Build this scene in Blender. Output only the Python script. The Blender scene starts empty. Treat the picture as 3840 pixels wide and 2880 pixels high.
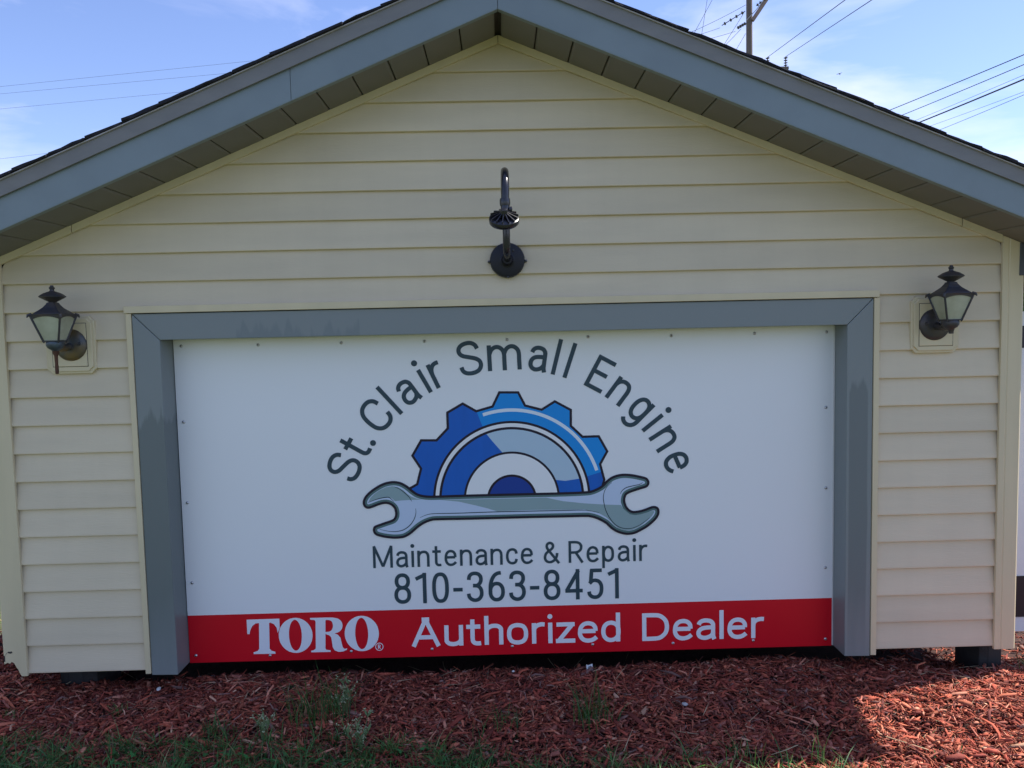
import bpy, bmesh, math, random
import numpy as np
from mathutils import Vector, Matrix

random.seed(7)
rng = np.random.default_rng(11)
R = math.radians
scene = bpy.context.scene
COL = scene.collection

# ------------------------------------------------------------------ camera
cam_d = bpy.data.cameras.new('camera')
cam = bpy.data.objects.new('camera', cam_d)
COL.objects.link(cam)
scene.camera = cam
cam_d.sensor_fit = 'HORIZONTAL'
cam_d.sensor_width = 36.0
cam_d.lens = 36.0 * 2900 / 3840
cam_d.clip_start = 0.05
cam_d.clip_end = 2000
_pitch, _yaw, _roll = -0.0710087639, 0.0153607011, -0.022143477
_f = Vector((math.sin(_yaw) * math.cos(_pitch), math.cos(_yaw) * math.cos(_pitch), math.sin(_pitch)))
_r0 = Vector((math.cos(_yaw), -math.sin(_yaw), 0))
_u0 = _r0.cross(_f)
_r = _r0 * math.cos(_roll) + _u0 * math.sin(_roll)
_u = -_r0 * math.sin(_roll) + _u0 * math.cos(_roll)
_m = Matrix((( _r.x, _u.x, -_f.x, -0.0201), (_r.y, _u.y, -_f.y, -2.8117), (_r.z, _u.z, -_f.z, 1.2264), (0, 0, 0, 1)))
cam.matrix_world = _m

# ------------------------------------------------------------------ sky, sun, exposure
SUN = Vector((0.66, 0.17, 1.0)).normalized()          # towards the sun: right, a little behind the building
SUN_EL = math.asin(SUN.z)
SUN_AZ = math.atan2(SUN.x, SUN.y)
world = bpy.data.worlds.new('World')
scene.world = world
world.use_nodes = True
wt = world.node_tree
for n in list(wt.nodes):
    wt.nodes.remove(n)
w_out = wt.nodes.new('ShaderNodeOutputWorld')
w_bg = wt.nodes.new('ShaderNodeBackground')
w_sky = wt.nodes.new('ShaderNodeTexSky')
w_sky.sky_type = 'NISHITA'
w_sky.sun_disc = False
w_sky.sun_elevation = SUN_EL
w_sky.sun_rotation = SUN_AZ
w_sky.altitude = 180
w_sky.air_density = 1.0
w_sky.dust_density = 0.22
w_sky.ozone_density = 1.5
w_bg.inputs['Strength'].default_value = 0.107
# thin streaky cloud mixed into the sky, all round
w_tc = wt.nodes.new('ShaderNodeTexCoord')
w_map = wt.nodes.new('ShaderNodeMapping')
w_map.inputs['Scale'].default_value = (1.6, 1.6, 5.5)
w_map.inputs['Rotation'].default_value = (0.0, 0.16, 0.4)
w_map.inputs['Location'].default_value = (3.1, 0.7, 0.2)
w_no = wt.nodes.new('ShaderNodeTexNoise')
w_no.inputs['Scale'].default_value = 1.9
w_no.inputs['Detail'].default_value = 7
w_no.inputs['Roughness'].default_value = 0.55
w_no.inputs['Distortion'].default_value = 0.35
w_rp = wt.nodes.new('ShaderNodeValToRGB')
w_rp.color_ramp.elements[0].position = 0.47
w_rp.color_ramp.elements[0].color = (0, 0, 0, 1)
w_rp.color_ramp.elements[1].position = 0.78
w_rp.color_ramp.elements[1].color = (0.75, 0.75, 0.75, 1)
w_mix = wt.nodes.new('ShaderNodeMix')
w_mix.data_type = 'RGBA'
w_mix.inputs['B'].default_value = (6.6, 6.9, 7.0, 1)
L = wt.links.new
L(w_tc.outputs['Generated'], w_map.inputs['Vector'])
L(w_map.outputs['Vector'], w_no.inputs['Vector'])
L(w_no.outputs['Fac'], w_rp.inputs['Fac'])
L(w_rp.outputs['Color'], w_mix.inputs['Factor'])
L(w_sky.outputs['Color'], w_mix.inputs['A'])
w_tint = wt.nodes.new('ShaderNodeMix')          # the photograph's cool white balance
w_tint.data_type = 'RGBA'
w_tint.blend_type = 'MULTIPLY'
w_tint.inputs['Factor'].default_value = 1.0
w_tint.inputs['B'].default_value = (0.975, 0.945, 1.15, 1)
L(w_mix.outputs['Result'], w_tint.inputs['A'])
L(w_tint.outputs['Result'], w_bg.inputs['Color'])
L(w_bg.outputs['Background'], w_out.inputs['Surface'])

sun_d = bpy.data.lights.new('sun', 'SUN')
sun_d.energy = 5.0
sun_d.angle = R(0.53)
sun_d.color = (1.0, 0.95, 0.87)
sun = bpy.data.objects.new('sun', sun_d)
COL.objects.link(sun)
sun.location = (20, 8, 30)
sun.rotation_euler = (-SUN).to_track_quat('-Z', 'Y').to_euler()

vs = scene.view_settings
vs.view_transform = 'Standard'
vs.look = 'None'
vs.gamma = 1
vs.use_curve_mapping = False
vs.exposure = 0.86

# ------------------------------------------------------------------ helpers
def tag(o, label=None, cat=None, group=None, kind=None):
    if label: o['label'] = label
    if cat: o['category'] = cat
    if group: o['group'] = group
    if kind: o['kind'] = kind
    return o

def empty(name, loc=(0, 0, 0)):
    o = bpy.data.objects.new(name, None)
    o.location = loc
    o.empty_display_size = 0.1
    COL.objects.link(o)
    return o

class MB:
    """collects shapes into one mesh"""
    def __init__(s): s.v = []; s.f = []
    def add(s, v, f):
        b = len(s.v); s.v += [tuple(q) for q in v]; s.f += [tuple(i + b for i in q) for q in f]; return s
    def box(s, x0, x1, y0, y1, z0, z1):
        return s.add([(x0,y0,z0),(x1,y0,z0),(x1,y1,z0),(x0,y1,z0),(x0,y0,z1),(x1,y0,z1),(x1,y1,z1),(x0,y1,z1)],
                     [(0,3,2,1),(4,5,6,7),(0,1,5,4),(1,2,6,5),(2,3,7,6),(3,0,4,7)])
    def prism(s, poly, y0, y1):                       # polygon in x,z ; extruded along y
        n = len(poly)
        v = [(x, y0, z) for x, z in poly] + [(x, y1, z) for x, z in poly]
        f = [tuple(range(n)), tuple(range(2*n-1, n-1, -1))]
        f += [((i+1) % n, i, i+n, (i+1) % n+n) for i in range(n)]
        return s.add(v, f)
    def prism_z(s, poly, z0, z1):                     # polygon in x,y ; z0/z1 numbers or functions of x
        n = len(poly)
        g0 = z0 if callable(z0) else (lambda x: z0)
        g1 = z1 if callable(z1) else (lambda x: z1)
        v = [(x, y, g0(x)) for x, y in poly] + [(x, y, g1(x)) for x, y in poly]
        f = [tuple(range(n-1, -1, -1)), tuple(range(n, 2*n))]
        f += [(i, (i+1) % n, (i+1) % n+n, i+n) for i in range(n)]
        return s.add(v, f)
    def lathe(s, prof, c=(0,0,0), seg=20, axis='z', capped=True):
        v = []; f = []; n = len(prof)
        for k in range(seg):
            a = 2*math.pi*k/seg
            for r, h in prof:
                p = (r*math.cos(a), r*math.sin(a), h)
                if axis == 'y': p = (p[0], h, p[1])
                if axis == 'x': p = (h, p[0], p[1])
                v.append((p[0]+c[0], p[1]+c[1], p[2]+c[2]))
        for k in range(seg):
            k2 = (k+1) % seg
            for i in range(n-1):
                f.append((k*n+i, k2*n+i, k2*n+i+1, k*n+i+1))
        if capped:
            if prof[0][0] > 1e-6: f.append(tuple(k*n for k in range(seg))[::-1])
            if prof[-1][0] > 1e-6: f.append(tuple(k*n+n-1 for k in range(seg)))
        return s.add(v, f)
    def tube(s, pts, r, seg=10):
        pts = [Vector(p) for p in pts]; n = len(pts)
        rr = r if isinstance(r, (list, tuple)) else [r]*n
        t = [(pts[min(i+1, n-1)]-pts[max(i-1, 0)]).normalized() for i in range(n)]
        up = Vector((0, 0, 1)) if abs(t[0].z) < .9 else Vector((1, 0, 0))
        a = t[0].cross(up).normalized(); v = []; f = []
        for i in range(n):
            a = (a-t[i]*a.dot(t[i])).normalized(); b = t[i].cross(a)
            for k in range(seg):
                q = 2*math.pi*k/seg
                v.append(tuple(pts[i]+(a*math.cos(q)+b*math.sin(q))*rr[i]))
        for i in range(n-1):
            for k in range(seg):
                k2 = (k+1) % seg
                f.append((i*seg+k, i*seg+k2, (i+1)*seg+k2, (i+1)*seg+k))
        f.append(tuple(range(seg))[::-1]); f.append(tuple((n-1)*seg+k for k in range(seg)))
        return s.add(v, f)
    def build(s, name, mat, parent=None, smooth=False, bevel=0, loc=None):
        me = bpy.data.meshes.new(name)
        me.from_pydata(s.v, [], s.f)
        bm = bmesh.new(); bm.from_mesh(me)
        bmesh.ops.recalc_face_normals(bm, faces=bm.faces)
        bm.to_mesh(me); bm.free()
        if smooth:
            me.shade_smooth()
            try: me.set_sharp_from_angle(angle=R(38))
            except Exception: pass
        me.materials.append(mat)
        o = bpy.data.objects.new(name, me)
        COL.objects.link(o)
        if parent: o.parent = parent
        if loc: o.location = loc
        if bevel:
            md = o.modifiers.new('bevel', 'BEVEL'); md.width = bevel; md.segments = 2; md.limit_method = 'ANGLE'
            md.angle_limit = R(35)
        return o

def share(o, name, loc, parent):
    c = o.copy(); c.name = name; COL.objects.link(c); c.location = loc; c.parent = parent
    return c

# ------------------------------------------------------------------ materials
def nodes_of(m):
    m.use_nodes = True
    t = m.node_tree
    return t, t.nodes['Principled BSDF']

def mat(name, col, rough=0.6, metal=0.0, var=0.0, scale=6.0, stretch=(1,1,1), bump=0.0, bscale=None, spec=0.5, col2=None, detail=4):
    m = bpy.data.materials.new(name)
    t, b = nodes_of(m)
    b.inputs['Base Color'].default_value = (*col, 1)
    b.inputs['Roughness'].default_value = rough
    b.inputs['Metallic'].default_value = metal
    b.inputs['Specular IOR Level'].default_value = spec
    if var or bump:
        tc = t.nodes.new('ShaderNodeTexCoord'); mp = t.nodes.new('ShaderNodeMapping')
        mp.inputs['Scale'].default_value = stretch
        t.links.new(tc.outputs['Object'], mp.inputs['Vector'])
    if var:
        no = t.nodes.new('ShaderNodeTexNoise'); no.inputs['Scale'].default_value = scale; no.inputs['Detail'].default_value = detail
        t.links.new(mp.outputs['Vector'], no.inputs['Vector'])
        rp = t.nodes.new('ShaderNodeValToRGB')
        c2 = col2 or tuple(c*(1-var) for c in col)
        c1 = col if col2 else tuple(min(1, c*(1+var*.6)) for c in col)
        rp.color_ramp.elements[0].position = .3; rp.color_ramp.elements[0].color = (*c2, 1)
        rp.color_ramp.elements[1].position = .7; rp.color_ramp.elements[1].color = (*c1, 1)
        t.links.new(no.outputs['Fac'], rp.inputs['Fac']); t.links.new(rp.outputs['Color'], b.inputs['Base Color'])
        mr = t.nodes.new('ShaderNodeMapRange'); mr.inputs['To Min'].default_value = max(0, rough-.08); mr.inputs['To Max'].default_value = min(1, rough+.1)
        t.links.new(no.outputs['Fac'], mr.inputs['Value']); t.links.new(mr.outputs['Result'], b.inputs['Roughness'])
    if bump:
        n2 = t.nodes.new('ShaderNodeTexNoise'); n2.inputs['Scale'].default_value = bscale or scale*4; n2.inputs['Detail'].default_value = 5
        t.links.new(mp.outputs['Vector'], n2.inputs['Vector'])
        bp = t.nodes.new('ShaderNodeBump'); bp.inputs['Strength'].default_value = bump; bp.inputs['Distance'].default_value = .004
        t.links.new(n2.outputs['Fac'], bp.inputs['Height']); t.links.new(bp.outputs['Normal'], b.inputs['Normal'])
    return m

def attr_mat(name, rough=0.8, attr='tint', bump=0.0, spec=0.3, trans=0.0):
    m = bpy.data.materials.new(name)
    t, b = nodes_of(m)
    a = t.nodes.new('ShaderNodeAttribute'); a.attribute_name = attr
    t.links.new(a.outputs['Color'], b.inputs['Base Color'])
    b.inputs['Roughness'].default_value = rough
    b.inputs['Specular IOR Level'].default_value = spec
    if trans:
        tr = t.nodes.new('ShaderNodeBsdfTranslucent'); mx = t.nodes.new('ShaderNodeMixShader'); mx.inputs[0].default_value = trans
        o = t.nodes['Material Output']
        t.links.new(a.outputs['Color'], tr.inputs['Color'])
        t.links.new(b.outputs[0], mx.inputs[1]); t.links.new(tr.outputs[0], mx.inputs[2]); t.links.new(mx.outputs[0], o.inputs['Surface'])
    if bump:
        tc = t.nodes.new('ShaderNodeTexCoord'); n2 = t.nodes.new('ShaderNodeTexNoise'); n2.inputs['Scale'].default_value = 180
        bp = t.nodes.new('ShaderNodeBump'); bp.inputs['Strength'].default_value = bump; bp.inputs['Distance'].default_value = .003
        t.links.new(tc.outputs['Object'], n2.inputs['Vector']); t.links.new(n2.outputs['Fac'], bp.inputs['Height']); t.links.new(bp.outputs['Normal'], b.inputs['Normal'])
    return m

M = {}
M['siding'] = mat('siding_vinyl', (.64, .55, .39), .55, var=.07, scale=3.0, stretch=(.6, 1, 4), bump=.18, bscale=60)
def weather(m, amt=.05):
    t = m.node_tree; b = t.nodes['Principled BSDF']; src = b.inputs['Base Color'].links[0].from_socket
    oi = t.nodes.new('ShaderNodeObjectInfo'); mr = t.nodes.new('ShaderNodeMapRange'); mr.inputs['To Min'].default_value = 1-amt; mr.inputs['To Max'].default_value = 1+amt*.6
    t.links.new(oi.outputs['Random'], mr.inputs['Value'])
    tc = t.nodes.new('ShaderNodeTexCoord'); mp = t.nodes.new('ShaderNodeMapping'); mp.inputs['Scale'].default_value = (9, 1, .9); t.links.new(tc.outputs['Object'], mp.inputs['Vector'])
    no = t.nodes.new('ShaderNodeTexNoise'); no.inputs['Scale'].default_value = 1.0; no.inputs['Detail'].default_value = 6; no.inputs['Roughness'].default_value = .65; t.links.new(mp.outputs[0], no.inputs['Vector'])
    m2 = t.nodes.new('ShaderNodeMapRange'); m2.inputs['From Min'].default_value = .35; m2.inputs['From Max'].default_value = .72; m2.inputs['To Min'].default_value = 1.0; m2.inputs['To Max'].default_value = .955; t.links.new(no.outputs['Fac'], m2.inputs['Value'])
    mu = t.nodes.new('ShaderNodeMath'); mu.operation = 'MULTIPLY'; t.links.new(mr.outputs[0], mu.inputs[0]); t.links.new(m2.outputs[0], mu.inputs[1])
    vm = t.nodes.new('ShaderNodeVectorMath'); vm.operation = 'SCALE'; t.links.new(src, vm.inputs[0]); t.links.new(mu.outputs[0], vm.inputs['Scale'])
    t.links.new(vm.outputs[0], b.inputs['Base Color'])
weather(M['siding'])
M['trim'] = mat('trim_vinyl', (.62, .535, .345), .5, var=.06, scale=4.0, stretch=(3, 3, .5), bump=.05, bscale=40)
M['slate'] = mat('slate_metal', (.185, .23, .25), .42, var=.08, scale=7, bump=.06, bscale=220)
M['drip'] = mat('drip_metal', (.185, .182, .178), .5, var=.1, scale=9, stretch=(1, 1, 3))
M['eave'] = mat('eave_metal_shaded', (.065, .072, .085), .5, var=.1, scale=9)  # darkened slate, the shade under the eave is put into the colour
M['hem'] = mat('drip_hem', (.40, .38, .38), .4)
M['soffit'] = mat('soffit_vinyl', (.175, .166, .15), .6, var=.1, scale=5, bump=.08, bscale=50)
M['shingle'] = mat('asphalt_shingle', (.016, .016, .026), .95, var=.5, scale=90, bump=.6, bscale=350)
M['dark'] = mat('dark_wood', (.035, .028, .022), .85, var=.3, scale=8)
M['block'] = mat('concrete_block', (.035, .033, .032), .95, var=.3, scale=25, bump=.5, bscale=120)
M['white'] = mat('sign_white', (.78, .80, .80), .38, var=.015, scale=1.3, bump=.05, bscale=2.2)
M['edge'] = mat('sign_edge', (.62, .62, .6), .5)
M['red'] = mat('sign_red', (.60, .004, .016), .36, var=.04, scale=3)
M['ink'] = mat('ink_teal', (.03, .06, .078), .42)
M['line'] = mat('ink_outline', (.012, .008, .022), .42)
M['blue'] = mat('ink_blue', (.008, .115, .48), .42, var=.05, scale=14, stretch=(3, 1, .4))
M['lblue'] = mat('ink_light_blue', (.006, .26, .68), .42)
M['navy'] = mat('ink_navy', (.008, .045, .27), .42)
M['pale'] = mat('ink_pale_blue', (.42, .56, .66), .42)
M['steel'] = mat('ink_steel', (.50, .60, .74), .42)
M['steel2'] = mat('ink_steel_shade', (.25, .36, .37), .42)
M['teal'] = mat('ink_steel_edge', (.07, .145, .145), .42)
M['gleam'] = mat('ink_gleam', (.68, .76, .82), .42)
for k_ in ('red', 'ink', 'line', 'blue', 'lblue', 'navy'): M[k_].node_tree.nodes['Principled BSDF'].inputs['Specular IOR Level'].default_value = .3
M['letter'] = mat('vinyl_letter', (.74, .77, .82), .4)
M['screw'] = mat('screw_steel', (.55, .55, .56), .3, metal=.9)
M['screwslot'] = mat('screw_recess', (.03, .03, .03), .6)
M['black'] = mat('lamp_black', (.014, .015, .022), .24, var=.15, scale=30, spec=.6)
M['black_plate'] = mat('lamp_black_plate', (.008, .009, .016), .42, var=.2, scale=40, spec=.35)
M['bronze'] = mat('lamp_bronze', (.042, .047, .062), .45, metal=.4, var=.5, scale=28, col2=(.075, .062, .055), bump=.15, bscale=90)
M['verdigris'] = mat('lamp_verdigris', (.06, .085, .11), .45, metal=.55, var=.6, scale=18, col2=(.22, .14, .04), bump=.2, bscale=70)
M['cup'] = mat('lamp_cup', (.085, .12, .15), .42, metal=.5, var=.5, scale=30, col2=(.05, .05, .055))
M['rust'] = mat('lamp_rust', (.10, .045, .025), .7, metal=.3, var=.4, scale=24)
M['paint_dark'] = mat('board_black', (.02, .012, .016), .5)
M['board'] = mat('board_white', (.78, .78, .79), .45, var=.03, scale=2)
M['polewood'] = mat('pole_wood', (.17, .135, .115), .9, var=.3, scale=2, stretch=(6, 6, .4), bump=.3, bscale=10)
M['armwood'] = mat('arm_wood', (.28, .20, .17), .9, var=.2, scale=3)
M['porcelain'] = mat('insulator', (.09, .085, .10), .3)
M['wire'] = mat('wire', (.06, .065, .075), .6)
M['cable'] = mat('cable', (.03, .03, .05), .6)
M['bark'] = mat('bark', (.10, .075, .055), .95, var=.3, scale=6, stretch=(1, 1, .3), bump=.4, bscale=14)
M['paper'] = mat('paper', (.78, .78, .74), .7)
M['stone'] = mat('stone', (.42, .41, .40), .8, var=.2, scale=40)
M['bird'] = mat('bird', (.12, .12, .13), .8)

# pane of old frosted glass
def glass_mat():
    m = mat('lamp_glass', (.66, .68, .52), .32, var=.25, scale=16, col2=(.42, .43, .28))
    b = m.node_tree.nodes['Principled BSDF']
    b.inputs['Transmission Weight'].default_value = .35
    return m
M['glass'] = glass_mat()

# slate jambs: rain has left a chalky-dark stain with an outline of its own
def stained(name, base, stain, cx, hw, ztop, zbot, seed):
    m = bpy.data.materials.new(name); t, b = nodes_of(m); N = t.nodes.new; K = t.links.new
    b.inputs['Roughness'].default_value = .4
    tc = N('ShaderNodeTexCoord'); sp = N('ShaderNodeSeparateXYZ'); K(tc.outputs['Object'], sp.inputs[0])
    mp = N('ShaderNodeMapping'); mp.inputs['Scale'].default_value = (34, 14, 3.2); mp.inputs['Location'].default_value = (seed, seed*2, 0)
    K(tc.outputs['Object'], mp.inputs['Vector'])
    no = N('ShaderNodeTexNoise'); no.inputs['Scale'].default_value = 1; no.inputs['Detail'].default_value = 3; K(mp.outputs[0], no.inputs['Vector'])
    def mth(op, a, c=None):
        n = N('ShaderNodeMath'); n.operation = op
        for i, q in enumerate((a, c)):
            if q is None: continue
            if isinstance(q, (int, float)): n.inputs[i].default_value = q
            else: K(q, n.inputs[i])
        return n.outputs[0]
    nz = mth('MULTIPLY', mth('SUBTRACT', no.outputs['Fac'], .5), .20)
    zz = mth('ADD', sp.outputs['Z'], nz)
    nx = mth('MULTIPLY', mth('SUBTRACT', no.outputs['Fac'], .5), .012)
    ax = mth('ABSOLUTE', mth('SUBTRACT', mth('ADD', sp.outputs['X'], nx), cx))
    top = N('ShaderNodeMapRange'); top.inputs['From Min'].default_value = ztop+.012; top.inputs['From Max'].default_value = ztop-.012; K(zz, top.inputs['Value'])
    bot = N('ShaderNodeMapRange'); bot.inputs['From Min'].default_value = zbot-.15; bot.inputs['From Max'].default_value = zbot+.15; K(zz, bot.inputs['Value'])
    sid = N('ShaderNodeMapRange'); sid.inputs['From Min'].default_value = hw+.002; sid.inputs['From Max'].default_value = hw-.002; K(ax, sid.inputs['Value'])
    fac = mth('MULTIPLY', mth('MULTIPLY', top.outputs[0], bot.outputs[0]), sid.outputs[0])
    mx = N('ShaderNodeMix'); mx.data_type = 'RGBA'
    mx.inputs['A'].default_value = (*base, 1); mx.inputs['B'].default_value = (*stain, 1); K(fac, mx.inputs['Factor'])
    n2 = N('ShaderNodeTexNoise'); n2.inputs['Scale'].default_value = 220; K(tc.outputs['Object'], n2.inputs['Vector'])
    bp = N('ShaderNodeBump'); bp.inputs['Strength'].default_value = .06; bp.inputs['Distance'].default_value = .004
    K(n2.outputs['Fac'], bp.inputs['Height']); K(bp.outputs[0], b.inputs['Normal'])
    K(mx.outputs['Result'], b.inputs['Base Color'])
    return m
SL = (.195, .223, .222)
M['jamb_l'] = stained('slate_jamb_stained', SL, (.135, .16, .158), -1.278, .055, .93, .14, 3.0)
M['jamb_r'] = stained('slate_jamb_stained_wide', SL, (.138, .163, .165), 1.287, .034, .99, .10, 8.0)
M['header'] = stained('slate_header_stained', SL, (.15, .18, .19), -.74, .22, 1.243, 1.16, 5.0)
# ------------------------------------------------------------------ ground
def hsum(x, y, amp, fr, ph):
    return amp*np.sin(x*fr+ph)*np.cos(y*fr*1.3+ph*1.7)
def bed_h(x, y):
    """height of the mulch surface: a low bank along the wall that falls towards the lawn"""
    x = np.asarray(x, float); y = np.asarray(y, float)
    h = -.112 + hsum(x, y, .010, 5.1, .4) + hsum(x, y, .007, 11.3, 2.1) + hsum(x, y, .005, 23.0, 4.0)
    h = h - .045*np.clip((-.25-y)/.6, 0, 1)
    h = h - .020*np.clip((y-.05)/.3, 0, 1)
    h = h - .10*np.clip((y-.13)/.13, 0, 1)*np.clip((1.72-np.abs(x-.0))/.12, 0, 1)
    h = h - .055*np.clip((x-1.52)/.14, 0, 1)*np.clip((y-.0)/.12, 0, 1)
    for cx, cy, a, r in ((1.02, -.36, .045, .085), (.86, -.31, .035, .07), (1.32, -.37, .04, .07), (1.48, -.40, .03, .06), (.62, -.30, .025, .07),
                         (-1.84, .0, -.075, .10), (-1.93, -.05, -.04, .12), (-.9, .16, -.02, .2), (.9, .14, -.02, .25)):
        h = h - a*np.exp(-((x-cx)**2+((y-cy)*1.2)**2)/(r*r))
    return np.maximum(h, -.172)

def grid(name, x0, x1, y0, y1, step, fn, m):
    xs = np.arange(x0, x1+step/2, step); ys = np.arange(y0, y1+step/2, step)
    X, Y = np.meshgrid(xs, ys); Z = fn(X, Y); nx, ny = len(xs), len(ys)
    me = bpy.data.meshes.new(name)
    v = np.stack([X.ravel(), Y.ravel(), Z.ravel()], 1)
    i = np.arange(nx*ny).reshape(ny, nx)
    f = np.stack([i[:-1, :-1].ravel(), i[:-1, 1:].ravel(), i[1:, 1:].ravel(), i[1:, :-1].ravel()], 1)
    me.from_pydata(v.tolist(), [], f.tolist()); me.shade_smooth(); me.materials.append(m)
    o = bpy.data.objects.new(name, me); COL.objects.link(o)
    return tag(o, kind='structure')

M['lawn'] = mat('lawn', (.055, .082, .024), .95, var=.45, scale=1.6, col2=(.085, .09, .04), bump=1.0, bscale=40, detail=8)
M['soil'] = mat('mulch_soil', (.05, .018, .012), .95, var=.5, scale=60, bump=1.0, bscale=160)
MB().add([(-400, -400, -.19), (400, -400, -.19), (400, 600, -.19), (-400, 600, -.19)], [(0, 1, 2, 3)]).build('ground', M['lawn'])['kind'] = 'structure'
grid('mulch_bed', -2.42, 3.6, -1.15, .92, .03, lambda x, y: np.where((np.abs(x-.59) > 2.97) | (y > .88) | (y < -1.1), -.22, bed_h(x, y)-.008), M['soil'])

def tinted(name, V, F, tint, m):
    """one mesh from numpy arrays with a colour for each vertex"""
    me = bpy.data.meshes.new(name)
    k = F.shape[1]
    me.vertices.add(len(V)); me.vertices.foreach_set('co', V.astype(np.float32).ravel())
    me.loops.add(F.size); me.loops.foreach_set('vertex_index', F.astype(np.int32).ravel())
    me.polygons.add(len(F)); me.polygons.foreach_set('loop_start', np.arange(0, F.size, k, dtype=np.int32))
    me.update(calc_edges=True)
    a = me.color_attributes.new('tint', 'FLOAT_COLOR', 'POINT')
    a.data.foreach_set('color', np.concatenate([tint, np.ones((len(tint), 1))], 1).astype(np.float32).ravel())
    me.materials.append(m); me.validate()
    o = bpy.data.objects.new(name, me); COL.objects.link(o)
    return o

def rotm(yaw, pitch, roll):
    cy, sy, cp, sp, cr, sr = np.cos(yaw), np.sin(yaw), np.cos(pitch), np.sin(pitch), np.cos(roll), np.sin(roll)
    return np.stack([np.stack([cy*cp, cy*sp*sr-sy*cr, cy*sp*cr+sy*sr], -1),
                     np.stack([sy*cp, sy*sp*sr+cy*cr, sy*sp*cr-cy*sr], -1),
                     np.stack([-sp, cp*sr, cp*cr], -1)], -2)

# wood chips: tapered, slightly bent slivers, every one its own size, twist and colour
def chips(n, x0, x1, y0, y1, small=1.0):
    x = rng.uniform(x0, x1, n); y = rng.uniform(y0, y1, n)
    ln = rng.gamma(3.2, .0105, n).clip(.012, .095)*small; wd = (rng.gamma(2.6, .0020, n)).clip(.0018, .016)*small; th = wd*rng.uniform(.25, .6, n)
    yaw = rng.vonmises(0.0, .45, n) + rng.choice([0, math.pi], n); pit = rng.normal(0, .30, n); rol = rng.normal(0, .6, n)
    z = bed_h(x, y)+rng.uniform(-.002, .016, n)
    t = rng.uniform(.25, 1, (n, 2))
    bend = rng.normal(0, .12, n)*ln
    base = np.zeros((n, 12, 3))
    for k, (s, a) in enumerate(((-.5, 0), (0, 1), (.5, 2))):
        w = (wd*t[:, 0] if a == 0 else wd if a == 1 else wd*t[:, 1])*.5
        zz = bend*(0 if a != 1 else 1)
        for j, (dy, dz) in enumerate(((-1, -1), (1, -1), (1, 1), (-1, 1))):
            base[:, k*4+j, 0] = ln*s*(1+.06*dy*(a != 1)); base[:, k*4+j, 1] = w*dy; base[:, k*4+j, 2] = th*.5*dz+zz
    Rm = rotm(yaw, pit, rol)
    V = np.einsum('nij,nkj->nki', Rm, base)+np.stack([x, y, z], 1)[:, None]
    q = []
    for s in (0, 4):
        for j in range(4): q.append((s+j, s+(j+1) % 4, s+4+(j+1) % 4, s+4+j))
    q += [(3, 2, 1, 0), (8, 9, 10, 11)]
    F = (np.array(q)[None]+(np.arange(n)*12)[:, None, None]).reshape(-1, 4)
    pal = np.array([(.29, .078, .045), (.23, .056, .036), (.36, .125, .072), (.16, .042, .030), (.42, .20, .13), (.27, .105, .075), (.10, .033, .027), (.50, .33, .22), (.20, .13, .11)])
    w = np.array([.22, .20, .14, .16, .08, .12, .08, .014, .04]); w /= w.sum()
    c = (pal[rng.choice(len(pal), n, p=w)]*rng.uniform(.75, 1.75, (n, 1))*np.array([1.0, .86, .84])).clip(0, .8)
    return V.reshape(-1, 3), F, np.repeat(c, 12, 0)
def straws(n, x0, x1, y0, y1):
    V, F, C = chips(n, x0, x1, y0, y1)
    v = V.reshape(n, 12, 3); c = v.mean(1, keepdims=True); d = v[:, 8:].mean(1)-v[:, :4].mean(1); ln = np.linalg.norm(d, axis=1, keepdims=True); d = d/ln
    al = np.einsum('nki,ni->nk', v-c, d)[:, :, None]*d[:, None]; pr = (v-c)-al
    v = c+al*2.0+pr*.28+np.array([0, 0, .012])
    C = np.repeat(np.array([(.46, .36, .22)])*rng.uniform(.6, 1.15, (n, 1)), 12, 0)
    return v.reshape(-1, 3), F, C
def join(*parts):
    V = []; F = []; C = []; b = 0
    for v, f, c in parts: V.append(v); F.append(f+b); C.append(c); b += len(v)
    return np.concatenate(V), np.concatenate(F), np.concatenate(C)
M['chips'] = attr_mat('wood_chips', .85, bump=.4)
mulch = tinted('mulch_chips', *join(chips(46000, -2.35, 2.5, -.78, .21), chips(6500, 1.55, 3.4, -.75, .85), chips(5000, -2.38, -1.6, -.2, .86),
                                    chips(26000, -2.3, 2.5, -.75, .2, .6), chips(6000, -2.0, 2.2, -1.1, -.75), straws(420, -2.2, 2.6, -.75, .3)), M['chips'])
tag(mulch, 'reddish brown shredded wood mulch strewn in front of and under the building', 'mulch', kind='stuff')

# ------------------------------------------------------------------ the little garage-shaped building
E = .1016                                    # one siding course
SLL, SLR = .4125, .4035                      # roof slope left, right
ZA = 2.254                                   # soffit height at the apex
def zs(x): return ZA - (SLL*-x if x < 0 else SLR*x)
D = .86                                      # depth of the building
XL, XR = -1.862, 1.888
house = empty('sign_building', (0, 0, -.12))
house.location = (0, 0, 0)
tag(house, 'small tan sided garage front building with slate blue gable trim and dark shingle roof', 'building')

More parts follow.
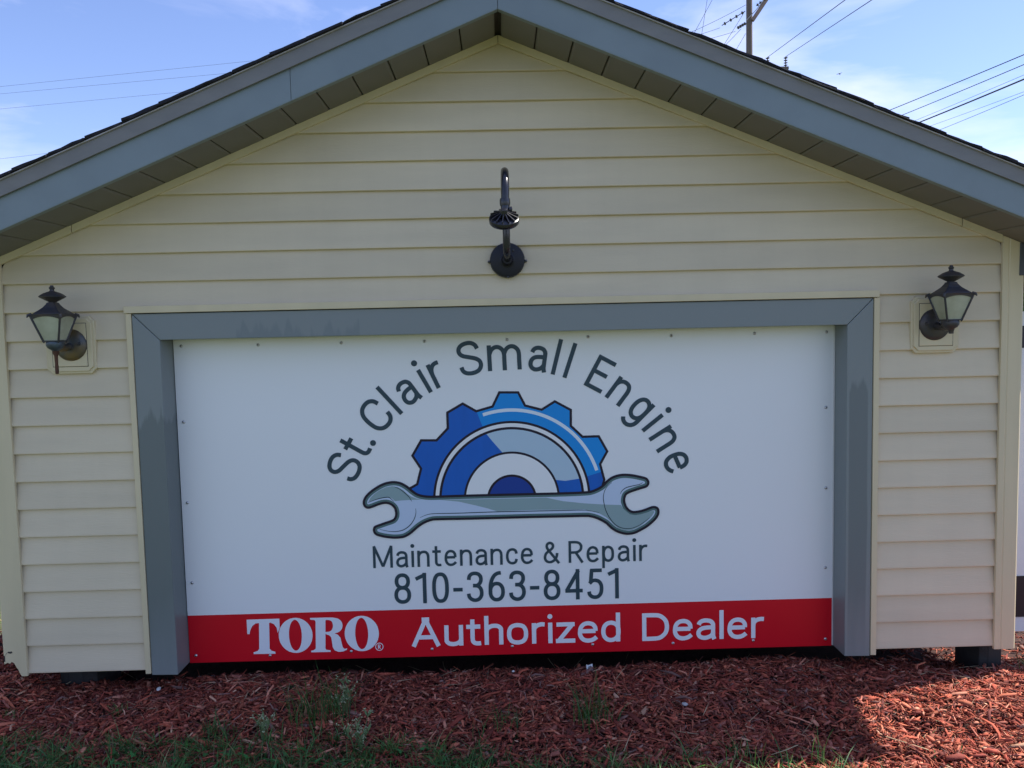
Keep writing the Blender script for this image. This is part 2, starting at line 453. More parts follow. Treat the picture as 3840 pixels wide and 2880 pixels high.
# sheathing behind the siding, sides, back, floor
w = MB()
w.prism([(-1.83, 0), (-1.24, 0), (-1.24, 1.22), (1.25, 1.22), (1.25, 0), (1.86, 0), (1.86, zs(1.86)), (0, ZA), (-1.83, zs(-1.83))], .006, .03)
front = w.build('front_wall', M['dark'], house)
MB().prism([(-1.83, -.24), (1.86, -.24), (1.86, zs(1.86)), (0, ZA), (-1.83, zs(-1.83))], D-.03, D).build('back_wall', M['siding'], house)  # unseen foot added below floor level to block light from behind
MB().box(-1.24, 1.25, .105, .125, .0, 1.24).build('door_backing', M['dark'], house)
MB().box(-1.82, 1.84, .126, D-.032, .0, .05).build('floor_deck', M['dark'], house)
for k in range(3):
    MB().box(-1.75, 1.60, .2+.25*k, .24+.25*k, -.045, -.001).build('added_floor_joist', M['dark'], house)  # unseen joists, added to keep the space under the floor dark
sl = MB(); sr = MB()
for k in range(14):
    z0, z1 = k*E, (k+1)*E
    for mb, x, s in ((sl, -1.838, -1), (sr, 1.866, 1)):
        mb.add([(x+s*.0145, .05, z0), (x+s*.003, .05, z1+.003), (x-s*.006, .05, z1+.003), (x-s*.006, .05, z0), (x+s*.0145, D, z0), (x+s*.003, D, z1+.003), (x-s*.006, D, z1+.003), (x-s*.006, D, z0)],
               [(0, 1, 2, 3), (7, 6, 5, 4), (0, 4, 5, 1), (1, 5, 6, 2), (2, 6, 7, 3), (3, 7, 4, 0)])
sl.build('side_wall', M['siding'], house); sr.build('side_wall', M['siding'], house)

# siding planks: one object a course (two where the sign opening cuts it)
def plank(k, xa, xb):
    z = k*E; j = random.uniform(-.0007, .0007)
    prof = [(-.003, .0012), (-.0135, 0), (-.0165, .002), (-.0165, .007), (-.0115, .045), (-.004, E*.96), (-.0035, E+.002), (.004, E+.002), (.004, .0)]
    n = len(prof); v = []; f = []
    NX = max(2, int((xb(z)-xa(z))/.25)+1)
    for i in range(NX):
        t = i/(NX-1); wob = random.uniform(-.0006, .0006) if 0 < i < NX-1 else 0
        for y, dz in prof:
            zz = z+dz+j
            a, b = xa(zz), xb(zz)
            v.append((a+(b-a)*t, y+wob*(1 if dz < .05 else 0), zz+(wob*.8 if dz < .05 else 0)))
    for i in range(NX-1):
        for q in range(n):
            q2 = (q+1) % n; f.append((i*n+q, i*n+q2, (i+1)*n+q2, (i+1)*n+q))
    f.append(tuple(range(n))); f.append(tuple((NX-1)*n+q for q in range(n-1, -1, -1)))
    return MB().add(v, f).build('siding_plank', M['siding'], front)
def lim_l(z): return max(-1.7885, -(ZA-.008-z)/SLL)
def lim_r(z): return min(1.8135, (ZA-.008-z)/SLR)
for k in range(13):
    plank(k, lambda z: -1.7885, lambda z: -1.3502)
    plank(k, lambda z: 1.3612, lambda z: 1.8135)
for k in range(13, 22):
    plank(k, lambda z: min(lim_l(z), -.002), lambda z: max(lim_r(z), .002))

# corner posts with a shallow groove; the left one is torn at the foot
def postz(x): return zs(x)-.002
MB().prism_z([(1.806, -.012), (1.806, -.024), (1.826, -.025), (1.829, -.0225), (1.833, -.025), (1.880, -.024), (1.888, -.017), (1.890, .06), (1.880, .06), (1.876, -.008)], -.010, postz).build('corner_post', M['trim'], house, bevel=.001)
MB().prism([(-1.780, postz(-1.78)), (-1.780, -.006), (-1.801, -.007), (-1.808, .006), (-1.813, .020), (-1.819, .028), (-1.826, .044), (-1.834, .049), (-1.842, .042), (-1.850, .046), (-1.862, .040), (-1.862, postz(-1.862))], -.024, -.012).build('corner_post', M['trim'], house, bevel=.001)
MB().prism_z([(-1.862, -.0235), (-1.8645, .06), (-1.854, .06), (-1.852, -.0115)], .075, postz).build('post_return', M['trim'], house)
MB().prism([(-1.8475, .0845), (-1.843, .0885), (-1.838, .087), (-1.833, .089), (-1.829, .085), (-1.835, .0805), (-1.842, .082)], -.0252, -.0240).build('tear', M['screwslot'], house)
MB().prism([(-1.8615, .073), (-1.858, .0725), (-1.848, .0835), (-1.849, .0845), (-1.857, .0745), (-1.8575, .05), (-1.8612, .052)], -.0248, -.0242).build('tear', M['screwslot'], house)

# rake trim below the soffit, in pieces with open seams
def rake(x0, x1, t, b, y0, y1, name, m, parent=house, apex_l=False, bevel=.001):
    MB().prism([(x0, zs(x0)+t), (x0, zs(x0)+b), (x1, zs(x1)+b), (x1, zs(x1)+t)], y0, y1).build(name, m, parent, bevel=bevel)
rake(-1.5195, -.0008, .001, -.0265, -.024, -.012, 'rake_trim', M['trim'])
rake(-1.7795, -1.5225, .001, -.027, -.0245, -.012, 'rake_trim', M['trim'])
rake(.0008, 1.6545, .001, -.0265, -.024, -.012, 'rake_trim', M['trim'])
rake(1.6575, 1.8045, .001, -.027, -.0245, -.012, 'rake_trim', M['trim'])

# sign opening: mitred slate casing with cream edging
XOL, XIL, XIR, XOR = -1.328, -1.233, 1.243, 1.338
ZI, ZO = 1.2145, 1.3095
g = .0012
MB().prism([(XOL+g, ZO), (XOR-g, ZO), (XIR-g*.2, ZI), (XIL+g*.2, ZI)], -.022, .104).build('header_casing', M['header'], house, bevel=.0025)
MB().prism([(XOL, ZO-g), (XIL, ZI-g), (XIL, -.019), (XOL, -.017)], -.022, .104).build('jamb_casing', M['jamb_l'], house, bevel=.0025)
MB().prism([(XOR, ZO-g), (XOR, -.023), (XIR, -.021), (XIR, ZI-g)], -.022, .104).build('jamb_casing', M['jamb_r'], house, bevel=.0025)
MB().prism([(-1.352, 1.312), (1.356, 1.312), (1.356, 1.3375), (-1.352, 1.3375)], -.031, .005).build('head_edging', M['trim'], house, bevel=.0015)
MB().prism([(-1.349, 1.3105), (-1.3295, 1.3105), (-1.3295, -.0105), (-1.349, -.0105)], -.0255, .005).build('side_edging', M['trim'], house, bevel=.0015)
MB().prism([(1.3395, 1.3105), (1.3395, -.0185), (1.360, -.0185), (1.360, 1.3105)], -.0255, .005).build('side_edging', M['trim'], house, bevel=.0015)

# soffit panels under the front overhang
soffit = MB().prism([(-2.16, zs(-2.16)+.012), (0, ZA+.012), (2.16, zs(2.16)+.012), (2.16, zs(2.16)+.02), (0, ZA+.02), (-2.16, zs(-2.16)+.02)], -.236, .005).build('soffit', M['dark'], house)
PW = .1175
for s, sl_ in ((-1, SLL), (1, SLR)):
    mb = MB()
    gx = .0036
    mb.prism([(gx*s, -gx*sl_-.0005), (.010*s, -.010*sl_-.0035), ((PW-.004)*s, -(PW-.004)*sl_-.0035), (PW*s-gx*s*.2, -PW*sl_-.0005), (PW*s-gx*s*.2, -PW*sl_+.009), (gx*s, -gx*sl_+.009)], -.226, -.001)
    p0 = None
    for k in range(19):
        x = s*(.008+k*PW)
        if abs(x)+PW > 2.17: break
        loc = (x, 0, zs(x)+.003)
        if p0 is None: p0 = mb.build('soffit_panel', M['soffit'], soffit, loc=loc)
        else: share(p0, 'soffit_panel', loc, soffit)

# fascia, drip flange and its hem
def slab(x0, x1, b, t, y0, y1, name, m, bevel=.0015):
    return MB().prism([(x0, zs(x0)+b), (x1, zs(x1)+b), (x1, zs(x1)+t), (x0, zs(x0)+t)], y0, y1).build(name, m, house, bevel=bevel)
for a, b_ in ((-2.19, -.6725), (-.6715, -.0006), (.0006, 2.19)):
    f_ = slab(a, b_, 0, .104, -.251, -.238, 'fascia', M['slate'])
    MB().prism([(a, zs(a)-.0015), (b_, zs(b_)-.0015), (b_, zs(b_)+.001), (a, zs(a)+.001)], -.2505, -.2275).build('fascia_lip', M['slate'], f_)
for a, b_ in ((-2.195, -.0004), (.0004, 2.195)):
    d_ = slab(a, b_, .0985, .148, -.262, -.2525, 'drip_edge', M['drip'], .001)
    MB().prism([(a, zs(a)+.1475), (b_, zs(b_)+.1475), (b_, zs(b_)+.1508), (a, zs(a)+.1508)], -.2685, -.25).build('drip_hem', M['hem'], d_)
# roof deck, shingles laid course by course
roof = MB().prism([(-2.2, zs(-2.2)+.105), (0, ZA+.105), (2.2, zs(2.2)+.105), (2.2, zs(2.2)+.149), (0, ZA+.149), (-2.2, zs(-2.2)+.149)], -.236, D+.2).build('roof', M['dark'], house)
EX = .1195
for s, sl_ in ((-1, SLL), (1, SLR)):
    c = 1/math.hypot(1, sl_)
    for i in range(19):
        xb = s*(.012+(i+1)*EX)
        if abs(xb) > 2.24: break
        y = -.2755+random.uniform(-.003, .003)
        first = True
        while y < D+.22:
            ln = random.uniform(.15, .19) if first else random.uniform(.26, .34); y1 = min(y+ln, D+.235)
            up = min(.235, abs(xb)-.002); xu = xb-s*up
            zb, zu = zs(xb)+.1512, zs(xu)+.1512
            lift = .0055+random.uniform(0, .002); th = .0042+random.choice([0, 0, .0028])+random.uniform(0, .0012)
            n = 12 if first else 2
            v = []; f = []
            rows = 7
            for r_ in range(rows):
                t = r_/(rows-1); xx = xu+(xb-xu)*t; zz = zu+(zb-zu)*t+lift*t
                e = random.uniform(-.0035, .0035) if first else 0
                for (yy, top) in ((y+e, 0), (y1-.001, 0), (y1-.001, 1), (y+e+random.uniform(-.0015, .0015)*first, 1)):
                    rg = random.uniform(-.0012, .0016) if (first and top) else 0
                    v.append((xx+(random.uniform(-.002, .002) if r_ == rows-1 else 0), yy, zz+(th+rg)*top))
            for r_ in range(rows-1):
                for q in range(4): f.append((r_*4+q, r_*4+(q+1) % 4, r_*4+4+(q+1) % 4, r_*4+4+q))
            f.append((0, 1, 2, 3)); f.append(tuple((rows-1)*4+q for q in (3, 2, 1, 0)))
            MB().add(v, f).build('shingle', M['shingle'], roof)
            y = y1; first = False
for k in range(8):
    y = -.285+k*.145
    MB().add([(-.13, y, zs(-.13)+.166), (0, y, ZA+.168), (.13, y, zs(.13)+.166), (.13, y+.2, zs(.13)+.160), (0, y+.2, ZA+.162), (-.13, y+.2, zs(-.13)+.160),
              (-.13, y, zs(-.13)+.174), (0, y, ZA+.176), (.13, y, zs(.13)+.174), (.13, y+.2, zs(.13)+.168), (0, y+.2, ZA+.170), (-.13, y+.2, zs(-.13)+.168)],
             [(0, 1, 4, 5), (1, 2, 3, 4), (6, 11, 10, 7), (7, 10, 9, 8), (0, 6, 7, 1), (1, 7, 8, 2), (2, 8, 9, 3), (3, 9, 10, 4), (4, 10, 11, 5), (5, 11, 6, 0)]).build('ridge_cap', M['shingle'], roof)
# boxed side eaves
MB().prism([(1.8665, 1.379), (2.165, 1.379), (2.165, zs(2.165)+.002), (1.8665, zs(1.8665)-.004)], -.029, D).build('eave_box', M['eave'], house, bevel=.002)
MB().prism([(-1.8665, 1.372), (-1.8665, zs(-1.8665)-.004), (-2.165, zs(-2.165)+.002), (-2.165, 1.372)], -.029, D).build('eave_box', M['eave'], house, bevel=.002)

# blocks the building stands on
def support(name, x0, x1, y0, y1, zb, label):
    o = MB().box(x0, x1, y0, y1, zb, -.002).build(name, M['block'], bevel=.004)
    MB().box(x0+.035, x0+.085, y0-.0012, y0+.01, zb+.05, -.03).build('core_hole', M['screwslot'], o)
    return tag(o, label, 'concrete block', 'blocks under the building')
support('support_block', 1.803, 1.886, .06, .22, -.21, 'dark concrete block under the right front corner post')
support('support_block', -1.74, -1.60, .11, .30, -.19, 'dark concrete block under the left front corner of the building')
# ------------------------------------------------------------------ the sign
YS = .085
sign = empty('shop_sign', (0, YS, -.02))
sign.location = (0, 0, 0)
tag(sign, 'wide white printed sign with gear and wrench logo above a red dealer band', 'sign')
MB().prism([(-1.2305, .1645), (1.2395, .1645), (1.2395, 1.226), (-1.2305, 1.226)], YS, YS+.006).build('panel', M['white'], sign)
band = MB().prism([(-1.2305, -.0205), (1.2395, -.0245), (1.2395, .1643), (-1.2305, .1643)], YS-.0003, YS+.006).build('red_band', M['red'], sign)
MB().prism([(1.2398, -.020), (1.2425, -.020), (1.2425, 1.213), (1.2398, 1.213)], YS-.006, YS+.008).build('edge_strip', M['edge'], sign)

def stroke(mb, pts, w, closed=False, y=0.0, taper=None):
    n = len(pts); v = []; f = []
    P = [Vector((p[0], p[1])) for p in pts]
    for i in range(n):
        if closed: a, b = P[(i-1) % n], P[(i+1) % n]
        else: a, b = P[max(i-1, 0)], P[min(i+1, n-1)]
        d0 = (P[i]-a); d1 = (b-P[i])
        d0 = d0.normalized() if d0.length > 1e-9 else d1.normalized()
        d1 = d1.normalized() if d1.length > 1e-9 else d0
        t = (d0+d1)
        t = t.normalized() if t.length > 1e-6 else d0
        nn = Vector((-t.y, t.x)); c = max(.35, nn.dot(Vector((-d0.y, d0.x))))
        ww = w*(taper(i/(n-1)) if taper else 1)
        v += [(P[i]+nn*ww/2/c).to_tuple(), (P[i]-nn*ww/2/c).to_tuple()]
    m = n if closed else n-1
    for i in range(m):
        j = (i+1) % n; f.append((2*i, 2*j, 2*j+1, 2*i+1))
    mb.add([(x, y, z) for x, z in v], f)

def spline(c, n=9, closed=False):
    """Catmull-Rom through the points"""
    out = []; m = len(c)
    for i in range(m if closed else m-1):
        if closed: p0, p1, p2, p3 = c[(i-1) % m], c[i], c[(i+1) % m], c[(i+2) % m]
        else: p0, p1, p2, p3 = c[max(i-1, 0)], c[i], c[i+1], c[min(i+2, m-1)]
        for k in range(n):
            t = k/n; t2 = t*t; t3 = t2*t
            out.append(tuple(.5*(2*p1[q]+(p2[q]-p0[q])*t+(2*p0[q]-5*p1[q]+4*p2[q]-p3[q])*t2+(3*p1[q]-p0[q]-3*p2[q]+p3[q])*t3) for q in (0, 1)))
    if not closed: out.append(c[-1])
    return out

def arc(cx, cy, rx, ry, a0, a1, n=24, e=2.0):
    o = []
    for k in range(n+1):
        a = R(a0+(a1-a0)*k/n); c, s = math.cos(a), math.sin(a)
        o.append((cx+rx*math.copysign(abs(c)**(2/e), c), cy+ry*math.copysign(abs(s)**(2/e), s)))
    return o

# lettering drawn as strokes; cap height 1, x height .743; returns (width, [strokes], [dots])
def glyph(ch, w=.132, wide=1.0):
    h = w/2; X = .743; q = wide
    L_ = lambda *p: list(p)
    def sx(pts): return [(h+(x-h)*q if x > h else x, y) for x, y in pts]
    S = []; dots = []; W = .5
    if ch == 'S':
        W = .60; S = [spline([(.535, .715), (.505, .83), (.42, .915), (.30, .938), (.175, .905), (.10, .815), (.098, .70), (.165, .605), (.31, .525), (.455, .44), (.53, .335), (.525, .20), (.445, .095), (.30, .062), (.155, .10), (.08, .19), (.066, .30)])]
    elif ch == 'C':
        W = .62; S = [spline([(.555, .68), (.525, .82), (.44, .915), (.32, .938), (.19, .895), (.10, .77), (.068, .60), (.068, .40), (.10, .23), (.19, .105), (.32, .062), (.44, .085), (.525, .18), (.555, .32)])]
    elif ch == 'E':
        W = .52; S = [L_((h, 0), (h, 1)), L_((h*.2, 1-h), (W, 1-h)), L_((h*.2, .515), (W-.06, .515)), L_((h*.2, h), (W, h))]
    elif ch == 'M':
        W = .80; S = [L_((h, 0), (h, 1)), L_((W-h, 0), (W-h, 1)), L_((h*.9, 1), (W/2, .06)), L_((W-h*.9, 1), (W/2, .06))]
    elif ch == 'R':
        W = .60; S = [L_((h, 0), (h, 1)), spline([(h*.3, 1-h), (.28, 1-h), (.43, .90), (.505, .80), (.515, .71), (.49, .60), (.41, .515), (.29, .475), (h*.3, .47)]), L_((.30, .46), (W-.035, 0))]
    elif ch == 'D':
        W = .70; S = [L_((h, 0), (h, 1)), spline([(h*.3, 1-h), (.26, 1-h), (.45, .895), (.585, .73), (.625, .5), (.585, .27), (.45, .105), (.26, h), (h*.3, h)])]
    elif ch == 'A':
        W = .74; S = [L_((.068, 0), (W/2, .965)), L_((W-.068, 0), (W/2, .965)), L_((.19, .33), (W-.19, .33)), L_((W/2-.09, 1-.03), (W/2+.09, 1-.03))]
    elif ch == 'l':
        W = w; S = [L_((h, 0), (h, 1.045))]
    elif ch == 'i':
        W = w*1.15; S = [L_((W/2, 0), (W/2, X))]; dots = [(W/2, .965, .088)]
    elif ch == '.':
        W = .17; dots = [(W/2, .083, .086)]
    elif ch == 't':
        W = .36; S = [spline([(.15, .93), (.15, .55), (.15, .22), (.17, .12), (.225, .068), (.30, .062), (.35, .07)]), L_((.0, X-h), (.34, X-h))]
    elif ch == 'r':
        W = .33; S = [L_((h, 0), (h, X)), spline([(h, .44), (.09, .56), (.16, .655), (.25, .69), (.335, .683)])]
    elif ch in 'nh':
        W = .50; S = [L_((h, 0), (h, X if ch == 'n' else 1.045)), spline([(h, .47), (.095, .58), (.165, .655), (.26, .683), (.36, .66), (.42, .575), (W-h, .46), (W-h, .3), (W-h, 0)])]
    elif ch == 'u':
        W = .50; S = [L_((W-h, 0), (W-h, X)), spline([(W-h, .29), (.405, .16), (.335, .087), (.24, .06), (.14, .083), (.08, .168), (h, .28), (h, .44), (h, X)])]
    elif ch == 'm':
        sp_ = .392; W = 2*sp_+w; S = [L_((h, 0), (h, X))]
        for x0 in (0, sp_):
            S.append(spline([(x0+h, .47), (x0+.105, .58), (x0+.175, .655), (x0+.255, .683), (x0+.345, .66), (x0+.425, .575), (x0+sp_+h, .46), (x0+sp_+h, .3), (x0+sp_+h, 0)]))
    elif ch == 'a':
        W = .50; S = [spline([(.075, .535), (.105, .62), (.175, .675), (.265, .686), (.36, .655), (.415, .575), (.424, .47), (.424, .25), (.428, .11), (.455, 0)]),
                      spline([(.424, .43), (.29, .43), (.165, .40), (.09, .325), (.068, .215), (.10, .115), (.185, .06), (.28, .07), (.37, .125), (.424, .215)])]
    elif ch == 'e':
        W = .51; S = [spline([(h, .40), (.25, .40), (.435, .40)], 3)+spline([(.44, .40), (.43, .54), (.37, .645), (.265, .686), (.16, .65), (.09, .545), (.066, .40), (.072, .25), (.13, .12), (.225, .062), (.33, .07), (.41, .12), (.465, .185)])]
        S = [[(h, .402), (.44, .402)], S[0][7:]]
    elif ch == 'c':
        W = .49; S = [spline([(.44, .49), (.41, .61), (.34, .675), (.255, .686), (.155, .645), (.09, .54), (.066, .372), (.09, .205), (.155, .10), (.255, .058), (.34, .07), (.41, .135), (.44, .25)])]
    elif ch == 'o':
        W = .54; S = [('closed', spline([(W/2, .686), (.395, .645), (.458, .53), (.474, .372), (.458, .215), (.395, .10), (W/2, .058), (.145, .10), (.082, .215), (.066, .372), (.082, .53), (.145, .645)], 5, True))]
    elif ch in 'gpd':
        W = .50; c = spline([(.255, .686), (.36, .64), (.42, .53), (.434, .372), (.42, .215), (.36, .105), (.255, .058), (.15, .10), (.085, .215), (.066, .372), (.085, .53), (.15, .645)], 5, True)
        if ch == 'p': S = [('closed', c), L_((h, -.28), (h, X))]
        elif ch == 'd': S = [('closed', c), L_((W-h, 0), (W-h, 1.045))]
        else: S = [('closed', c), spline([(W-h, X), (W-h, .3), (W-h, .02), (.405, -.115), (.32, -.20), (.225, -.222), (.135, -.19), (.075, -.125)])]
    elif ch == 'z':
        W = .47; S = [L_((.02, X-h), (W-.01, X-h)), L_((.0, h), (W, h)), L_((W-.075, X-h*1.2), (.075, h*1.2))]
    elif ch == '8':
        W = .55; S = [('closed', arc(W/2, .735, .185, .205, 0, 360, 30, 2.2)[:-1]), ('closed', arc(W/2, .292, .21, .232, 0, 360, 30, 2.2)[:-1])]
    elif ch == '0':
        W = .55; S = [('closed', arc(W/2, .5, .208, .440, 0, 360, 40, 2.5)[:-1])]
    elif ch == '1':
        W = .40; S = [L_((.30, 0), (.30, 1.0)), L_((.02, .80), (.335, .945))]
    elif ch == '3':
        W = .54; S = [spline([(.07, .73), (.09, .845), (.165, .92), (.27, .94), (.38, .91), (.45, .82), (.455, .70), (.41, .60), (.33, .545), (.20, .54)]), spline([(.20, .54), (.34, .527), (.43, .46), (.472, .35), (.465, .21), (.39, .10), (.27, .060), (.15, .095), (.075, .18), (.058, .28)])]
    elif ch == '6':
        W = .55; S = [('closed', arc(.285, .325, .203, .265, 0, 360, 36, 2.2)[:-1]), spline([(.085, .30), (.088, .50), (.125, .69), (.205, .84), (.31, .92), (.43, .94)])]
    elif ch == '4':
        W = .58; S = [L_((.42, 0), (.42, 1)), L_((.02, .29), (.58, .29)), L_((.45, .955), (.065, .295))]
    elif ch == '5':
        W = .54; S = [L_((.115, 1-h), (.49, 1-h)), spline([(.165, .965), (.15, .80), (.128, .525)], 6), spline([(.09, .515), (.18, .60), (.28, .615), (.39, .575), (.46, .47), (.475, .33), (.45, .19), (.375, .09), (.27, .060), (.16, .085), (.09, .16), (.07, .25)])]
    elif ch == '-':
        W = .30; S = [L_((0, .42), (.30, .42))]
    elif ch == '&':
        W = .68; S = [L_((.63, .0), (.215, .60)), spline([(.215, .60), (.165, .69), (.145, .79), (.175, .89), (.265, .938), (.355, .90), (.395, .81), (.375, .715), (.30, .625), (.19, .54), (.105, .44), (.068, .30), (.085, .175), (.155, .09), (.265, .060), (.385, .10), (.485, .205), (.54, .335), (.555, .47)])]
    if q != 1.0:
        def f(pts): return [(h+(x-h)*q, y) for x, y in pts]
        S = [('closed', f(s[1])) if s[0] == 'closed' else f(s) for s in S]
        if ch not in 'il.': W = (W-w)*q+w
    return W, S, dots

def text_line(name, txt, x0, x1, z0, cap, m, parent, y, w=.132, wide=1.0, space=.26, dz=0.0):
    gl = [(c, glyph(c, w, wide)) if c != ' ' else (c, None) for c in txt]
    nat = sum((g[0] if g else space)*cap for c, g in gl)
    gaps = len(txt)-1
    tr = ((x1-x0)-nat)/max(1, gaps)
    mb = MB(); x = x0; k = 0
    for c, gg in gl:
        if gg is None: x += space*cap+tr; continue
        W, S, dots = gg
        zb = z0+dz*(x-x0)/(x1-x0)
        for s in S:
            cl = s[0] == 'closed'; pts = s[1] if cl else s
            stroke(mb, [(x+px*cap, zb+pz*cap) for px, pz in pts], w*cap, cl, y-.00008*(k % 6)); k += 1
        for dx, dzz, r in dots:
            pts = arc(x+dx*cap, zb+dzz*cap, r*cap, r*cap, 0, 360, 20)[:-1]
            mb.add([(a, y-.00008*(k % 6), b) for a, b in pts], [tuple(range(len(pts)))]); k += 1
        x += W*cap+tr
    return mb.build(name, m, parent)

YP = YS-.0012
CAP = .130
mb = MB(); k = 0
for c, ang in zip('St.ClairSmallEngine', (156.5, 149.4, 145.2, 137.4, 131.1, 125.0, 118.6, 114.2, 102.8, 91.9, 81.1, 75.4, 71.2, 60.9, 52.7, 44.0, 37.9, 31.5, 23.0)):
    W, S, dots = glyph(c, .122, 1.2 if c in 'SC' else 1.09)
    a = R(ang); rad = Vector((math.cos(a), math.sin(a))); tan = Vector((math.sin(a), -math.cos(a))); cen = Vector((.0198, .4464))
    T = lambda p: tuple(cen+rad*(.6264+p[1]*CAP)+tan*((p[0]-W/2)*CAP))
    for s in S:
        cl = s[0] == 'closed'
        stroke(mb, [T(p) for p in (s[1] if cl else s)], .122*CAP, cl, YP-.00008*(k % 6)); k += 1
    for dx, dz_, r in dots:
        pts = [T(p) for p in arc(dx, dz_, r, r, 0, 360, 20)[:-1]]
        mb.add([(p[0], YP-.00008*(k % 6), p[1]) for p in pts], [tuple(range(len(pts)))]); k += 1
o = mb.build('arched_lettering', M['ink'], sign)
for tx, xa_, xb_ in (('Maintenance', -.5190, .0905), ('&', .1300, .1880), ('Repair', .2260, .5265)):
    text_line('tagline_lettering', tx, xa_, xb_, .3300, .0850, M['ink'], sign, YP, w=.118, wide=1.12)
o = text_line('phone_lettering', '810-363-8451', -.4433, .4215, .1880, .1190, M['ink'], sign, YP, w=.120, dz=-.002)
o = text_line('dealer_lettering', 'Authorized', -.3823, .4200, .0185, .1090, M['letter'], band, YP, w=.150, wide=1.46, dz=-.002)
o = text_line('dealer_lettering', 'Dealer', .5048, .9715, .0155, .1090, M['letter'], band, YP, w=.150, wide=1.46, dz=-.001)

# bold serif brand lettering
GEAR=[(-0.3848,0.6310),(-0.3462,0.6520),(-0.3310,0.7073),(-0.3623,0.7581),(-0.3249,0.8202),(-0.2663,0.8188),(-0.2254,0.8606),(-0.2256,0.9207),(-0.1623,0.9560),(-0.1119,0.9257),(-0.0537,0.9410),(-0.0266,0.9945),(0.0496,0.9927),(0.0747,0.9418),(0.1331,0.9257),(0.1839,0.9563),(0.2482,0.9199),(0.2472,0.8589),(0.2880,0.8189),(0.3501,0.8193),(0.3842,0.7567),(0.3563,0.7076),(0.3711,0.6483),(0.3629,0.6190),(0.3097,0.5809),(-0.2856,0.5805),(-0.3629,0.5904)]
WRENCH=[(-0.1616,0.6053),(-0.2767,0.6044),(-0.3149,0.6067),(-0.3402,0.6138),(-0.3577,0.6259),(-0.3714,0.6379),(-0.3850,0.6486),(-0.4051,0.6594),(-0.4304,0.6639),(-0.4585,0.6608),(-0.4843,0.6511),(-0.5077,0.6375),(-0.5260,0.6237),(-0.5405,0.6086),(-0.5488,0.5920),(-0.5493,0.5765),(-0.5421,0.5646),(-0.5295,0.5599),(-0.5128,0.5638),(-0.4895,0.5723),(-0.4690,0.5770),(-0.4537,0.5753),(-0.4412,0.5685),(-0.4326,0.5579),(-0.4292,0.5448),(-0.4296,0.5331),(-0.4338,0.5228),(-0.4416,0.5165),(-0.4636,0.5093),(-0.4894,0.5009),(-0.5063,0.4948),(-0.5129,0.4885),(-0.5154,0.4756),(-0.5112,0.4637),(-0.5012,0.4556),(-0.4784,0.4485),(-0.4530,0.4439),(-0.4326,0.4421),(-0.4121,0.4428),(-0.3940,0.4463),(-0.3732,0.4574),(-0.3574,0.4701),(-0.3391,0.4852),(-0.3182,0.4977),(-0.2949,0.5062),(-0.2718,0.5087),(-0.1898,0.5081),(-0.0873,0.5077),(0.0943,0.5079),(0.2091,0.5072),(0.2895,0.5070),(0.3102,0.5051),(0.3308,0.4994),(0.3491,0.4907),(0.3673,0.4798),(0.3787,0.4690),(0.3901,0.4581),(0.4038,0.4484),(0.4221,0.4398),(0.4451,0.4338),(0.4659,0.4339),(0.4844,0.4381),(0.5076,0.4492),(0.5308,0.4626),(0.5541,0.4818),(0.5681,0.4978),(0.5751,0.5140),(0.5741,0.5303),(0.5661,0.5398),(0.5546,0.5429),(0.5431,0.5416),(0.5223,0.5340),(0.5038,0.5286),(0.4831,0.5257),(0.4716,0.5265),(0.4601,0.5333),(0.4510,0.5452),(0.4455,0.5616),(0.4456,0.5732),(0.4492,0.5847),(0.4562,0.5915),(0.4723,0.5981),(0.5000,0.6067),(0.5254,0.6141),(0.5347,0.6220),(0.5382,0.6335),(0.5349,0.6440),(0.5258,0.6535),(0.5052,0.6598),(0.4777,0.6663),(0.4479,0.6699),(0.4249,0.6688),(0.4042,0.6636),(0.3881,0.6559),(0.3719,0.6435),(0.3579,0.6288),(0.3394,0.6177),(0.3163,0.6090),(0.2910,0.6062),(0.2108,0.6048),(0.0962,0.6050)]
WS1=[(-0.5286,0.5863),(-0.5191,0.6029),(-0.5033,0.6180),(-0.4824,0.6317),(-0.4592,0.6414),(-0.4361,0.6447),(-0.4159,0.6403),(-0.3959,0.6281),(-0.3811,0.6135),(-0.3661,0.6028),(-0.3459,0.5945),(-0.3256,0.5901),(-0.3665,0.5899),(-0.4048,0.5888),(-0.4278,0.5868),(-0.4377,0.5969),(-0.4502,0.6037),(-0.4681,0.6028),(-0.4938,0.5970),(-0.5144,0.5911)]
WS2=[(-0.2567,0.5870),(-0.1879,0.5787),(-0.1244,0.5628),(-0.0786,0.5499),(-0.0430,0.5381),(0.0949,0.5393),(0.2096,0.5370),(0.2900,0.5366),(0.3151,0.5289),(0.3449,0.5200),(0.3700,0.5053),(0.3859,0.4909),(0.3995,0.4742),(0.4201,0.4585),(0.4453,0.4508),(0.4707,0.4525),(0.4985,0.4646),(0.5264,0.4849),(0.5451,0.5031),(0.5556,0.5191),(0.5522,0.5251),(0.5314,0.5198),(0.5037,0.5123),(0.4829,0.5094),(0.4622,0.5134),(0.4462,0.5267),(0.4349,0.5386),(0.4281,0.5499),(0.3660,0.5532),(0.2903,0.5598),(0.2101,0.5700),(0.1759,0.5779),(0.1439,0.5861),(0.0958,0.5857)]
WL1=[(-0.4286,0.6419),(-0.4060,0.6310),(-0.3862,0.6137),(-0.3738,0.6004),(-0.3646,0.5841)]
WL2=[(-0.3509,0.5570),(-0.3507,0.5375),(-0.3586,0.5144),(-0.3746,0.4927),(-0.3982,0.4763),(-0.4240,0.4705),(-0.4521,0.4713),(-0.4901,0.4801)]
